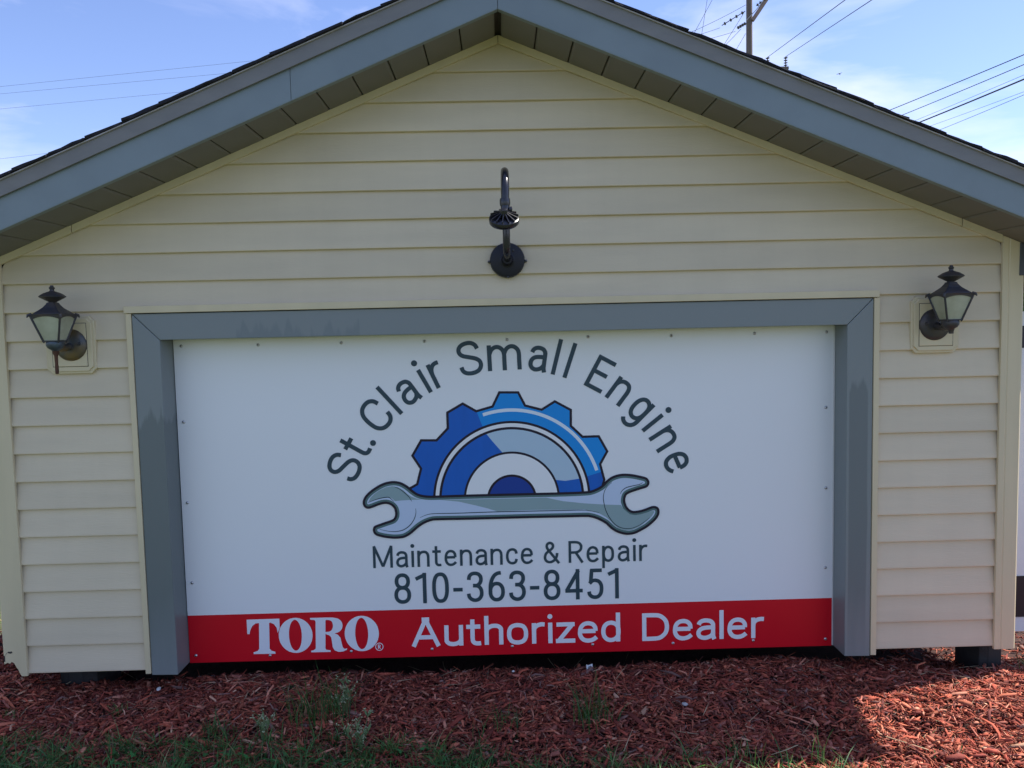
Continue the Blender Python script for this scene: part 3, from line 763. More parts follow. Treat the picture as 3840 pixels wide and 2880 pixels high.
WL3=[(-0.3354,0.5210),(-0.3095,0.5313),(-0.2787,0.5351),(-0.1891,0.5346),(-0.0353,0.5358),(0.1636,0.5347),(0.2784,0.5341),(0.3083,0.5307),(0.3449,0.5230)]
WL4=[(0.3947,0.6372),(0.3785,0.6237),(0.3668,0.6054),(0.3618,0.5823),(0.3638,0.5591),(0.3703,0.5310),(0.3838,0.5027),(0.4019,0.4788),(0.4224,0.4643),(0.4454,0.4585),(0.4708,0.4595),(0.4986,0.4705),(0.5218,0.4862),(0.5381,0.4981)]
WL5=[(0.4263,0.5923),(0.4334,0.6049),(0.4496,0.6161),(0.4749,0.6224),(0.5002,0.6275),(0.5123,0.6342)]
WL6=[(-0.5299,0.5837),(-0.5041,0.5934),(-0.4784,0.6000),(-0.4541,0.6025),(-0.4453,0.5984),(-0.4317,0.5851)]
TT=[(-1.0078,0.1430),(-0.8833,0.1437),(-0.8837,0.1075),(-0.8917,0.0875),(-0.8950,0.1079),(-0.9045,0.1229),(-0.9191,0.1294),(-0.9228,0.1271),(-0.9254,0.0269),(-0.9186,0.0187),(-0.9044,0.0145),(-0.9036,0.0065),(-0.9866,0.0077),(-0.9869,0.0145),(-0.9711,0.0196),(-0.9648,0.0268),(-0.9614,0.1282),(-0.9746,0.1273),(-0.9869,0.1179),(-0.9954,0.1028),(-0.9991,0.0863),(-1.0074,0.0865)]
RSTEM=[(-0.7665,0.1429),(-0.7044,0.1429),(-0.7048,0.1337),(-0.7084,0.1320),(-0.7127,0.0225),(-0.7093,0.0162),(-0.6933,0.0139),(-0.6929,0.0077),(-0.7671,0.0081),(-0.7675,0.0142),(-0.7554,0.0170),(-0.7492,0.0230),(-0.7462,0.1282),(-0.7501,0.1344),(-0.7662,0.1361)]
RBOWLO=[(-0.7080,0.1430),(-0.6817,0.1423),(-0.6610,0.1374),(-0.6477,0.1253),(-0.6442,0.1092),(-0.6489,0.0946),(-0.6613,0.0839),(-0.6782,0.0795),(-0.7105,0.0792)]
RBOWLI=[(-0.7083,0.1338),(-0.6952,0.1328),(-0.6847,0.1270),(-0.6806,0.1103),(-0.6854,0.0944),(-0.6958,0.0867),(-0.7102,0.0865)]
RLEG=[(-0.7068,0.0815),(-0.6811,0.0820),(-0.6634,0.0747),(-0.6537,0.0621),(-0.6497,0.0404),(-0.6461,0.0249),(-0.6398,0.0179),(-0.6295,0.0201),(-0.6316,0.0140),(-0.6450,0.0082),(-0.6630,0.0068),(-0.6777,0.0135),(-0.6844,0.0260),(-0.6866,0.0477),(-0.6889,0.0650),(-0.6963,0.0738),(-0.7070,0.0766)]

from mathutils.geometry import delaunay_2d_cdt
def flat(mb, poly, y):
    n = len(poly)
    vs_, _, fs_ = delaunay_2d_cdt([Vector(q) for q in poly], [(i, (i+1) % n) for i in range(n)], [], 1, 1e-7)[:3]
    mb.add([(q.x, y, q.y) for q in vs_], [tuple(f) for f in fs_])
def ring(mb, po, pi, y):
    n = len(po)
    mb.add([(x, y, z) for x, z in po]+[(x, y, z) for x, z in pi], [(i, (i+1) % n, (i+1) % n+n, i+n) for i in range(n)])
mb = MB(); flat(mb, TT, YP)
ring(mb, arc(-.8241, .0763, .0644, .0687, 0, 360, 48)[:-1], arc(-.8250, .0768, .0245, .0605, 0, 360, 48)[:-1], YP-.0001)
ring(mb, arc(-.5718, .0764, .0652, .0694, 0, 360, 48)[:-1], arc(-.5722, .0764, .0248, .0615, 0, 360, 48)[:-1], YP-.0001)
flat(mb, RSTEM, YP-.0002)
bo = spline(RBOWLO[1:-1], 6); bi = spline(RBOWLI[1:-1], 6)
bo = [RBOWLO[0]]+bo+[RBOWLO[-1]]; bi = [RBOWLI[0]]+bi+[RBOWLI[-1]]
nb = 40
def resample(p, n):
    d = [0]
    for a, b in zip(p, p[1:]): d.append(d[-1]+math.hypot(a[0]-b[0], a[1]-b[1]))
    return [(float(np.interp(t, d, [q[0] for q in p])), float(np.interp(t, d, [q[1] for q in p]))) for t in np.linspace(0, d[-1], n)]
bo, bi = resample(bo, nb), resample(bi, nb)
mb.add([(x, YP-.0003, z) for x, z in bo]+[(x, YP-.0003, z) for x, z in bi], [(i, i+1, i+1+nb, i+nb) for i in range(nb-1)])
flat(mb, RLEG, YP-.0004)
mb.build('brand_lettering', M['letter'], band)
mb = MB()
stroke(mb, arc(-.5065, .0225, .0143, .0143, 0, 360, 32)[:-1], .0026, True, YP)
W, S, _ = glyph('R', .17)
for i, s in enumerate(S): stroke(mb, [(-.5065-.0053+p[0]*.0165, .0225-.0082+p[1]*.0165) for p in s], .0029, False, YP-.0001*i)
mb.build('registered_mark', M['letter'], band)

# gear and wrench logo, layer over layer
def inset(poly, d):
    n = len(poly); P = [Vector(p) for p in poly]
    ar = sum(P[i].x*P[(i+1) % n].y-P[(i+1) % n].x*P[i].y for i in range(n))
    sg = 1 if ar > 0 else -1; out = []
    for i in range(n):
        a = (P[i]-P[i-1]).normalized(); b = (P[(i+1) % n]-P[i]).normalized()
        na = Vector((-a.y, a.x))*sg; nb_ = Vector((-b.y, b.x))*sg; m_ = (na+nb_)
        m_ = m_.normalized() if m_.length > 1e-6 else na
        out.append((P[i]+m_*d/max(.45, m_.dot(na))).to_tuple())
    def dist(q):
        q = Vector(q); b_ = 9.
        for i in range(n):
            e = P[(i+1) % n]-P[i]; t_ = min(1, max(0, (q-P[i]).dot(e)/max(1e-12, e.length_squared))); b_ = min(b_, (q-P[i]-e*t_).length)
        return b_
    return [q for q in out if dist(q) > d*.93]
logo = empty('logo'); logo.parent = sign
def lay(name, poly, m, y):
    mb = MB(); flat(mb, poly, y); return mb.build(name, m, logo)
GC = (.0145, .583)
y = YP
lay('gear_outline', GEAR, M['line'], y); y -= .00015
gin = inset(GEAR, .0092)
lay('gear_body', gin, M['blue'], y); y -= .00015
# light blue sector follows the gear's own edge
def ang(p): return math.degrees(math.atan2(p[1]-GC[1], p[0]-GC[0]))
def edge_at(poly, a):
    d = Vector((math.cos(R(a)), math.sin(R(a)))); best = None; n = len(poly)
    for i in range(n):
        p, q = Vector(poly[i])-Vector(GC), Vector(poly[(i+1) % n])-Vector(GC); e = q-p; den = d.x*e.y-d.y*e.x
        if abs(den) < 1e-9: continue
        t = (p.x*e.y-p.y*e.x)/den; u = (p.x*d.y-p.y*d.x)/den
        if t > 0 and 0 <= u <= 1 and (best is None or t > best): best = t
    return (GC[0]+d.x*best, GC[1]+d.y*best)
A0, A1 = 15.6, 110.5
mid = sorted([p for p in gin if A0 < ang(p) < A1], key=ang)
lay('gear_highlight', [edge_at(gin, A0)]+mid+[edge_at(gin, A1)]+arc(*GC, .27, .27, A1, A0, 40), M['lblue'], y); y -= .00015
mb = MB(); stroke(mb, arc(*GC, .3395, .3395, 17.5, 107.5, 48), .0125, False, y); mb.build('gear_gleam', M['gleam'], logo); y -= .00015
def disc(name, r, m, a0=-6, a1=186):
    global y
    o = lay(name, arc(*GC, r, r, a0, a1, 56), m, y); y -= .00015; return o
disc('ring_line', .2985, M['line']); disc('ring_white', .2895, M['white']); disc('ring_line', .2755, M['line']); disc('ring_band', .2660, M['blue'])
lay('band_highlight', arc(*GC, .2660, .2660, 15.7, 109.8, 40)+[(-.0560, .8080), (-.0370, .7850)]+arc(*GC, .181, .181, 100, 22.6, 30)+[(.218, .648)], M['pale'], y); y -= .00015
disc('ring_line', .1822, M['line']); disc('ring_white', .1738, M['white']); disc('hub_line', .0945, M['line']); disc('hub', .0855, M['navy'])
WR = spline(WRENCH, 4, True)
lay('wrench_outline', WR, M['line'], y); y -= .00015
lay('wrench_edge', inset(WR, .0092), M['teal'], y); y -= .00015
lay('wrench_body', inset(WR, .0168), M['steel'], y); y -= .00015
lay('wrench_shade', WS1, M['steel2'], y); lay('wrench_shade', WS2, M['steel2'], y); y -= .00015
mb = MB()
tp = lambda t: .35+.65*math.sin(math.pi*min(max(t, .02), .98))
for q in (WL1, WL2, WL3, WL4, WL5, WL6): stroke(mb, spline(q, 6), .0036, False, y, tp)
mb.build('wrench_lines', M['ink'], logo); y -= .00015

# screws round the edge, dome heads with a dark recess
SC = [(-1.202, 1.190), (-.918, 1.188), (-.609, 1.189), (-.299, 1.188), (.009, 1.187), (.313, 1.191), (.626, 1.188), (.940, 1.190), (1.212, 1.189), (1.212, .904), (1.214, .595), (1.214, .285), (1.216, .003),
      (-1.207, .906), (-1.209, .600), (-1.207, .292), (-1.207, .008), (-.925, .0), (-.615, .007), (-.305, .007), (.003, .009), (.313, .007), (.624, .003), (.935, .005)]
s0 = MB().lathe([(.0, -.0042), (.0025, -.0040), (.0045, -.0028), (.0058, -.0008), (.0062, .0)], seg=14, axis='y').build('screw', M['screw'], sign, smooth=True, loc=(SC[0][0], YS-.0006, SC[0][1]))
h0 = MB().box(-.0022, .0022, -.0046, -.0038, -.0007, .0007).box(-.0007, .0007, -.0047, -.0037, -.0022, .0022).build('screw_recess', M['screwslot'], s0)
for x, z in SC[1:]:
    s1 = share(s0, 'screw', (x, YS-.0006, z), sign)
    h1 = share(h0, 'screw_recess', (0, 0, 0), s1); h1.rotation_euler[1] = random.uniform(0, 1.5)

# ------------------------------------------------------------------ gooseneck lamp over the sign
gl = empty('gooseneck_lamp', (.016, -.0145, 1.472))
tag(gl, 'black gooseneck wall lamp with round finned head above the sign', 'lamp')
MB().lathe([(.0, -.020), (.050, -.0195), (.060, -.016), (.0625, -.008), (.0625, .012), (.0, .012)], seg=36, axis='y').build('base_plate', M['black_plate'], gl, smooth=True)
MB().lathe([(.0, -.046), (.015, -.045), (.021, -.036), (.022, -.022), (.028, -.020), (.028, -.016)], seg=22, axis='y').build('arm_socket', M['black_plate'], gl, smooth=True)
for dx, dz in ((-.0655, -.004), (.0655, -.004)):
    MB().lathe([(0, -.010), (.005, -.009), (.0055, .002), (.0055, .012)], (dx, 0, dz), seg=12, axis='y').build('side_screw', M['black'], gl, smooth=True)
for dx, dz in ((.021, .033), (.001, -.061)):
    MB().lathe([(0, -.0245), (.0035, -.024), (.004, -.018)], (dx, 0, dz), seg=10, axis='y').build('cover_screw', M['black'], gl, smooth=True)
pts = [(0, -.03, 0), (-.001, -.060, .005), (-.002, -.088, .012), (-.003, -.108, .023), (-.003, -.119, .040), (-.003, -.123, .08), (-.004, -.123, .14), (-.005, -.123, .172)]
pts += [(-.006, -.243+.120*math.cos(math.pi*k/16), .172+.091*math.sin(math.pi*k/16)) for k in range(1, 16)]+[(-.007, -.363, .165), (-.008, -.364, .148)]
MB().tube(pts, .0126, 16).build('arm', M['black'], gl, smooth=True)
hd = empty('lamp_head', (-.012, -.372, .093)); hd.parent = gl; hd.rotation_euler = (R(36), 0, 0)
MB().lathe([(0, -.012), (.044, -.012), (.0465, -.009), (.0475, .0), (.0465, .006), (.042, .009), (.0, .010)], seg=40).build('heat_sink', M['black'], hd, smooth=True)
for k in range(14):
    a = 2*math.pi*k/14+.1
    f_ = MB().add([(.012, -.0013, .008), (.0445, -.0013, .008), (.0445, .0013, .008), (.012, .0013, .008), (.012, -.0013, .026), (.0445, -.0013, .0145), (.0445, .0013, .0145), (.012, .0013, .026)],
                  [(0, 3, 2, 1), (4, 5, 6, 7), (0, 1, 5, 4), (1, 2, 6, 5), (2, 3, 7, 6), (3, 0, 4, 7)]).build('fin', M['black'], hd)
    f_.rotation_euler[2] = a
MB().lathe([(.0, .036), (.011, .035), (.0135, .028), (.0135, .008)], seg=18).build('neck', M['black'], hd, smooth=True)
MB().lathe([(0, -.016), (.034, -.0155), (.038, -.0125)], seg=30).build('lens', mat('lamp_lens', (.75, .75, .72), .25), hd, smooth=True)
MB().lathe([(.0, -.012), (.0155, -.011), (.0165, -.004), (.0165, .006), (.0152, .011), (.0, .012)], (-.008, -.361, .148), seg=22).build('collar', M['black'], gl, smooth=True)
kn = MB().tube([(-.008, -.361, .140), (-.008, -.363, .125), (-.010, -.366, .112)], [.0145, .0135, .0125], 14).build('knuckle', M['black'], gl, smooth=True)
MB().lathe([(0, -.006), (.009, -.005), (.0095, .004), (.0, .006)], (.009, -.366, .124), seg=14, axis='x').build('knuckle_bolt', M['black'], gl, smooth=True)

# ------------------------------------------------------------------ carriage lanterns
def lantern(x, z, s, label, tail, m_body):
    """s: +1/-1, small differences between the two; x,z centre of the round back plate"""
    t = empty('wall_lantern', (x, -.0145, z)); tag(t, label, 'lamp', 'carriage lanterns beside the sign')
    bx = -.006*s; bz = .0
    def octo(hw, hh, c): return [(bx-hw+c, bz-hh), (bx+hw-c, bz-hh), (bx+hw-c*.55, bz-hh+c*.55), (bx+hw, bz-hh+c), (bx+hw, bz+hh-c), (bx+hw-c*.55, bz+hh-c*.55), (bx+hw-c, bz+hh), (bx-hw+c, bz+hh), (bx-hw+c*.55, bz+hh-c*.55), (bx-hw, bz+hh-c), (bx-hw, bz-hh+c), (bx-hw+c*.55, bz-hh+c*.55)]
    blk = MB().prism(octo(.088, .103, .018), -.006, .012).build('mounting_block', M['trim'], t, bevel=.003)
    MB().prism(octo(.080, .095, .017), -.012, -.002).build('block_moulding', M['trim'], blk, bevel=.003)
    MB().prism([(bx-.0625, bz-.078), (bx+.0625, bz-.078), (bx+.0625, bz+.078), (bx-.0625, bz+.078)], -.0128, -.0035).build('block_joint', M['screwslot'], blk)
    MB().prism([(bx-.0610, bz-.0765), (bx+.0610, bz-.0765), (bx+.0610, bz+.0765), (bx-.0610, bz+.0765)], -.0145, -.004).build('block_cover', M['trim'], blk, bevel=.002)
    MB().lathe([(0, -.030), (.020, -.0295), (.042, -.026), (.053, -.021), (.057, -.0155), (.057, -.012)], seg=36, axis='y').build('back_plate', m_body, t, smooth=True)
    for dx in (-.036, .036):
        MB().lathe([(0, -.034), (.0055, -.033), (.006, -.024)], (dx, 0, .004), seg=12, axis='y').build('plate_nut', M['bronze'], t, smooth=True)
    yl = -.110                                    # lantern axis stands off the wall
    MB().tube([(0, -.022, -.004), (0, -.055, -.010), (0, yl+.030, -.012), (0, yl, -.004)], [.015, .011, .0115, .013], 14).build('arm', m_body, t, smooth=True)
    MB().lathe([(.0, -.020), (.010, -.0195), (.014, -.015), (.024, -.008), (.0285, .0), (.029, .012), (.026, .0165), (.0, .017)], (0, yl, .0), seg=26).build('cup', M['cup'] if tail else m_body, t, smooth=True)
    if tail:
        MB().lathe([(0, -.098), (.0055, -.097), (.006, -.085), (.0052, -.06), (.006, -.035), (.010, -.027), (.011, -.018)], (0, yl, 0), seg=14).build('tail', M['rust'], t, smooth=True)
    else:
        MB().lathe([(0, -.033), (.008, -.032), (.0085, -.022), (.011, -.018)], (.004, yl, 0), seg=12).build('tail_stub', M['bronze'], t, smooth=True)
    zb, zt, hb, ht = .0175, .1015, .0255, .0500
    def frus(mb, h0, z0, h1, z1):
        mb.add([(-h0, yl-h0, z0), (h0, yl-h0, z0), (h0, yl+h0, z0), (-h0, yl+h0, z0), (-h1, yl-h1, z1), (h1, yl-h1, z1), (h1, yl+h1, z1), (-h1, yl+h1, z1)],
               [(0, 3, 2, 1), (4, 5, 6, 7), (0, 1, 5, 4), (1, 2, 6, 5), (2, 3, 7, 6), (3, 0, 4, 7)]); return mb
    frus(MB(), hb+.003, zb-.004, hb+.0035, zb+.0005).build('bottom_frame', M['bronze'], t, bevel=.001)
    for sx in (-1, 1):
        for sy in (-1, 1):
            b0 = Vector((sx*hb, yl+sy*hb, zb-.002)); b1 = Vector((sx*(ht+.001), yl+sy*(ht+.001), zt+.003))
            d = (b1-b0).normalized()
            MB().tube([b0-d*.006, b0, b0.lerp(b1, .5), b1, b1+d*.004], [.0022, .0036, .0036, .0036, .003], 8).build('corner_bar', M['bronze'], t, smooth=True)
            MB().tube([b1+Vector((-sx*.004, -sy*.004, .004)), b1+Vector((sx*.004, sy*.004, -.001)), b1+Vector((sx*.0062, sy*.0062, -.0085))], [.0042, .0048, .0018], 8).build('corner_leaf', M['bronze'], t, smooth=True)
    for k in range(4):
        c, s_ = math.cos(k*math.pi/2), math.sin(k*math.pi/2)
        def rt(px, py, pz): return (px*c-py*s_, yl+px*s_+py*c, pz)
        v = [rt(*q) for q in ((-hb+.002, -hb+.0005, zb), (hb-.002, -hb+.0005, zb), (ht-.002, -ht+.0005, zt), (-ht+.002, -ht+.0005, zt), (-hb+.002, -hb+.0025, zb), (hb-.002, -hb+.0025, zb), (ht-.002, -ht+.0025, zt), (-ht+.002, -ht+.0025, zt))]
        MB().add(v, [(0, 1, 2, 3), (7, 6, 5, 4), (0, 4, 5, 1), (1, 5, 6, 2), (2, 6, 7, 3), (3, 7, 4, 0)]).build('pane', M['glass'], t)
        # arched valance above each pane
        top = []
        for i in range(13):
            u = -1+2*i/12; dr = .0105*(abs(u)**2.0)+.002
            hh = ht-(ht-hb)*dr/(zt-zb)
            top.append(((ht)*u, dr))
        v = []; f = []
        for i, (px, dr) in enumerate(top):
            hh = ht-(ht-hb)*dr/(zt-zb)
            v += [rt(px*hh/ht, -hh-.0012, zt-dr), rt(px, -ht-.0014, zt+.003)]
        for i in range(12): f.append((2*i, 2*i+2, 2*i+3, 2*i+1))
        MB().add(v, f).build('valance', M['bronze'], t)
    frus(frus(MB(), ht+.002, zt+.002, ht+.004, zt+.0055), ht-.003, zt+.0055, ht-.006, zt+.0095).build('top_frame', M['bronze'], t, bevel=.001)
    v = []; f = []; prof = [(ht-.006, zt+.0095), (.034, zt+.0185), (.024, zt+.028), (.0165, zt+.039), (.0135, zt+.046)]
    for h_, zz in prof: v += [(-h_, yl-h_, zz), (h_, yl-h_, zz), (h_, yl+h_, zz), (-h_, yl+h_, zz)]
    for i in range(len(prof)-1):
        for q in range(4): f.append((i*4+q, i*4+(q+1) % 4, i*4+4+(q+1) % 4, i*4+4+q))
    f += [(3, 2, 1, 0), tuple(len(prof)*4-4+q for q in range(4))]
    MB().add(v, f).build('roof_cap', M['bronze'], t, bevel=.002)
    z0 = zt+.044
    MB().lathe([(.0115, z0), (.0125, z0+.004), (.022, z0+.009), (.036, z0+.017), (.0415, z0+.0205), (.042, z0+.0225), (.037, z0+.027), (.026, z0+.034), (.014, z0+.0385), (.0075, z0+.041), (.0065, z0+.046), (.009, z0+.049), (.0095, z0+.052), (.006, z0+.0555), (.0048, z0+.060), (.0, z0+.0605)], (0, yl, 0), seg=28).build('finial', M['bronze'], t, smooth=True)
    MB().lathe([(0, .062), (.012, .058), (.017, .046), (.014, .034), (.009, .024), (.009, .015)], (0, yl, 0), seg=18).build('bulb', M['letter'], t, smooth=True)
    return t
lantern(-1.545, 1.204, 1, 'weathered bronze carriage lantern with a long down tail, left of the sign', True, M['verdigris'])
lantern(1.5585, 1.2085, -1, 'weathered dark carriage lantern without its tail, right of the sign', False, M['bronze'])
# ------------------------------------------------------------------ white board standing to the right of the building
wb = empty('white_board', (2.6, .22, -.12))
tag(wb, 'upright white board with black bands standing just right of the building', 'board')
wb.location = (0, 0, 0)
MB().box(1.93, 3.15, .205, .232, -.040, 1.2505).build('panel', M['board'], wb, bevel=.002)
MB().box(2.036, 3.11, .2005, .2045, 1.108, 1.1945).build('black_band', M['paint_dark'], wb)
MB().box(2.033, 3.11, .2005, .2045, .022, .190).build('black_band', M['paint_dark'], wb)
for x in (2.32, 2.98):
    MB().box(x, x+.045, .233, .278, -.2, 1.2).build('leg', M['block'], wb, bevel=.002)

# ------------------------------------------------------------------ small things lying in the mulch
def on(x, y): return float(bed_h(x, y))
def pebble(x, y, r, label, m=None, cat='stone', name='pebble'):
    bm = bmesh.new(); bmesh.ops.create_icosphere(bm, subdivisions=2, radius=r)
    for v in bm.verts: v.co = Vector((v.co.x*1.25, v.co.y*.9, v.co.z*.6))*random.uniform(.9, 1.1)
    me = bpy.data.meshes.new(name); bm.to_mesh(me); bm.free(); me.materials.append(m or M['stone'])
    o = bpy.data.objects.new(name, me); COL.objects.link(o); o.location = (x, y, on(x, y)+.016+r*.3); o.rotation_euler = (random.uniform(-.3, .3), random.uniform(-.3, .3), random.uniform(0, 6))
    return tag(o, label, cat)
pebble(-1.33, .03, .008, 'small white pebble in the mulch in front of the left siding', M['paper'])
pebble(-1.175, .155, .010, 'grey pebble at the edge of the dark gap under the left jamb')
pebble(.005, .085, .0065, 'tiny white pebble in the mulch below the middle of the sign', M['paper'])
pebble(.60, -.20, .010, 'grey pebble beside the dark hollow in the mulch')
sc_ = MB()
v = []; f = []
for i in range(4):
    for j in range(4):
        v.append(((i-1.5)*.008, (j-1.5)*.007+.002*math.sin(i*2.1), .003*math.sin(i*1.7+j)+.016*j/3))
for i in range(3):
    for j in range(3): f.append((i*4+j, i*4+4+j, i*4+5+j, i*4+1+j))
sc_.add(v, f)
so = sc_.build('paper_scrap', M['paper'], loc=(.30, .085, on(.30, .085)+.014)); md = so.modifiers.new('thick', 'SOLIDIFY'); md.thickness = .0008
mk = MB(); stroke(mk, [(.002, .006), (-.004, .004), (-.004, .010), (.003, .011), (.003, .014)], .0022, False, 0)
MB().add([(x, .4*z-.0035, z*1.05+.001) for x, y_, z in mk.v], mk.f).build('print_mark', M['ink'], so)
tag(so, 'small white scrap of paper with a dark mark lying in the mulch', 'litter')

# ------------------------------------------------------------------ grass and weeds
def blades(x, y, z, hgt, wid, lean, col, seg=3):
    n = len(x); yaw = rng.uniform(0, 2*math.pi, n); face = yaw+rng.normal(math.pi/2, .5, n)
    V = np.zeros((n, (seg+1)*2, 3))
    for k in range(seg+1):
        t = k/seg; w = wid*(1-t**1.5)*.5+.0002
        px = x+np.cos(yaw)*lean*hgt*t*t; py = y+np.sin(yaw)*lean*hgt*t*t; pz = z+hgt*t*(1-.35*lean*t)
        V[:, 2*k] = np.stack([px-np.cos(face)*w, py-np.sin(face)*w, pz], 1); V[:, 2*k+1] = np.stack([px+np.cos(face)*w, py+np.sin(face)*w, pz], 1)
    q = np.array([(2*k, 2*k+1, 2*k+3, 2*k+2) for k in range(seg)])
    F = (q[None]+(np.arange(n)*(seg+1)*2)[:, None, None]).reshape(-1, 4)
    return V.reshape(-1, 3), F, np.repeat(col, (seg+1)*2, 0)
def greens(n, dry=.08):
    c = np.array([(.07, .17, .045)])*rng.uniform(.6, 1.35, (n, 1))*np.array([1, 1, 1])+rng.normal(0, .008, (n, 3)).clip(-.02, .02)
    d = rng.random(n) < dry; c[d] = np.array([.30, .26, .12])*rng.uniform(.7, 1.1, (d.sum(), 1))
    return c.clip(.005, 1)
M['blade'] = attr_mat('grass_blade', .55, trans=.25, spec=.3)
# lawn creeping into the front edge of the bed
nc = 4200
kx = rng.uniform(-2.3, 1.7, nc); ky = rng.uniform(-1.12, -.2, nc)
def lawn_edge(x): return np.interp(x, [-2.3, -1.7, -1.35, -.9, -.55, -.1, .3, .75, 1.1, 1.75], [-.18, -.25, -.31, -.28, -.31, -.39, -.42, -.50, -.62, -.80])
keep = rng.random(nc) < np.clip((lawn_edge(kx)-ky)/.16, 0, 1)*.85
kx, ky = kx[keep], ky[keep]; nk = len(kx)
cnt = rng.integers(8, 34, nk); idx = np.repeat(np.arange(nk), cnt); n1 = len(idx)
gx = kx[idx]+rng.normal(0, .014, n1); gy = ky[idx]+rng.normal(0, .012, n1)
big = rng.uniform(.55, 1.35, nk)[idx]; tone = rng.uniform(.7, 1.3, (nk, 1))[idx]
A = blades(gx, gy, bed_h(gx, gy)-.004, (rng.gamma(5, .0092, n1)*big).clip(.012, .12), rng.uniform(.0018, .0050, n1), rng.uniform(.2, 1.3, n1), greens(n1, .10)*tone)
# sunlit lawn beside and behind the building
n = 46000
hx = np.concatenate([rng.uniform(-5.5, -2.25, n//2), rng.uniform(2.2, 6.0, n-n//2)]); hy = np.concatenate([rng.uniform(-1.6, 4.5, n//2), rng.uniform(.9, 4.5, n-n//2)])
ok_ = (hx < -2.42+.12*np.sin(hy*5)) | (hy > .86+.06*np.sin(hx*7)); hx, hy = hx[ok_], hy[ok_]; n = len(hx)
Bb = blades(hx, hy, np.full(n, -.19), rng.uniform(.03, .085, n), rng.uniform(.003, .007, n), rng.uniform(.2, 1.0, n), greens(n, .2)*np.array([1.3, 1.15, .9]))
# clover-like leaflets low in the lawn
n = 3500
cx_ = rng.uniform(-2.0, .5, n); cy_ = rng.uniform(-1.0, -.28, n)
e2 = np.interp(cx_, [-2.0, -1.0, -.2, .5], [-.33, -.36, -.43, -.6]); kk = rng.random(n) < np.clip((e2-cy_)/.15, 0, .8)
cx_, cy_ = cx_[kk], cy_[kk]; n2 = len(cx_)
Cc = blades(cx_, cy_, bed_h(cx_, cy_)+rng.uniform(.004, .03, n2), rng.uniform(.010, .026, n2), rng.uniform(.008, .018, n2), rng.uniform(1.2, 2.2, n2), greens(n2, 0)*np.array([.8, 1.1, 1.0]))
grass = tinted('lawn_grass', *join(A, Bb, Cc), M['blade'])
tag(grass, 'green grass and clover growing along the front edge of the mulch', 'grass', kind='stuff')

def tuft(x, y, n, h, label, spread=.03, lean=.7, dark=.8):
    px = rng.normal(0, spread, n); py = rng.normal(0, spread, n)
    V, F, C = blades(px, py, np.zeros(n), rng.uniform(.45, 1.0, n)*h, rng.uniform(.0018, .0035, n), rng.uniform(.15, lean, n), greens(n, .06)*dark, 5)
    o = tinted('grass_tuft', V, F, C, M['blade']); o.location = (x, y, on(x, y)-.002)
    return tag(o, label, 'grass tuft', 'grass tufts growing in the mulch')
tuft(-.66, -.22, 120, .19, 'tall dark grass tuft in the mulch left of centre', .05, .9)
tuft(.27, -.27, 70, .20, 'tall thin grass tuft in the mulch right of centre', .035, .7)
tuft(-.06, -.30, 50, .10, 'short grass tuft in the mulch at the centre', .04, .8)
tuft(-1.41, -.12, 26, .065, 'small bright grass sprig in the mulch under the left siding', .012, 1.0, 1.6)
tuft(-1.80, -.13, 45, .05, 'low grass patch in the mulch at the left edge of the photo', .025, 1.1, 1.2)
tuft(-1.0, -.30, 60, .10, 'low grass tuft in front of the left jamb', .03, 1.0)
tuft(.72, -.53, 14, .13, 'few broad grass blades at the bottom edge right of centre', .02, .5, 1.5)
tuft(.93, -.545, 12, .14, 'pair of broad upright grass blades left of the sunlit mulch', .012, .35, 1.6)
tuft(1.95, -.02, 12, .17, 'thin grass blades bending beside the right corner post', .015, 1.1, .8)
tuft(1.42, -.58, 40, .05, 'short grass sprouts at the bottom of the sunlit mulch', .10, 1.0, 1.3)

def weed(x, y, h, n, label, seed):
    rd = random.Random(seed)
    t = empty('flowering_weed', (x, y, on(x, y)-.003)); tag(t, label, 'weed', 'flowering weeds in the mulch')
    stem = MB(); leaf = MB(); flo = MB()
    for k in range(n):
        a = rd.uniform(0, 6.28); l = h*rd.uniform(.6, 1.0); b = rd.uniform(.15, .55)
        base = Vector((rd.uniform(-.015, .015), rd.uniform(-.015, .015), 0)); tip = base+Vector((math.cos(a)*b*l, math.sin(a)*b*l, l))
        mid_ = base.lerp(tip, .5)+Vector((0, 0, .1*l)); pts_ = [base, mid_, tip]
        stem.tube(pts_, [.0016, .0013, .0008], 5)
        for j in range(5):
            u = rd.uniform(.35, 1); p_ = base.lerp(tip, u)+Vector((0, 0, .1*l*(1-abs(2*u-1)))); a2 = rd.uniform(0, 6.28); l2 = h*rd.uniform(.12, .3)
            q_ = p_+Vector((math.cos(a2)*l2*.7, math.sin(a2)*l2*.7, l2*.7)); stem.tube([p_, q_], [.0009, .0006], 4)
            w_ = .004*rd.uniform(.7, 1.5); d = (q_-p_).normalized(); sd = d.cross(Vector((0, 0, 1))).normalized()
            leaf.add([p_, p_+d*.012+sd*w_, p_+d*.026, p_+d*.012-sd*w_], [(0, 1, 2, 3)])
            r_ = rd.uniform(.0016, .0032)
            for c in range(3):
                c0 = q_+Vector((rd.uniform(-1, 1), rd.uniform(-1, 1), rd.uniform(-.5, 1)))*.005
                flo.add([c0+Vector((r_, 0, 0)), c0+Vector((0, r_, r_*.4)), c0+Vector((-r_, 0, 0)), c0+Vector((0, -r_, r_*.4)), c0+Vector((0, 0, r_)), c0-Vector((0, 0, r_*.6))], [(0, 1, 4), (1, 2, 4), (2, 3, 4), (3, 0, 4), (1, 0, 5), (2, 1, 5), (3, 2, 5), (0, 3, 5)])
    stem.build('stem', M['weedstem'], t); tag(leaf.build('leaf', M['weedstem'], t), kind='stuff'); tag(flo.build('flower', M['weedflower'], t), kind='stuff')
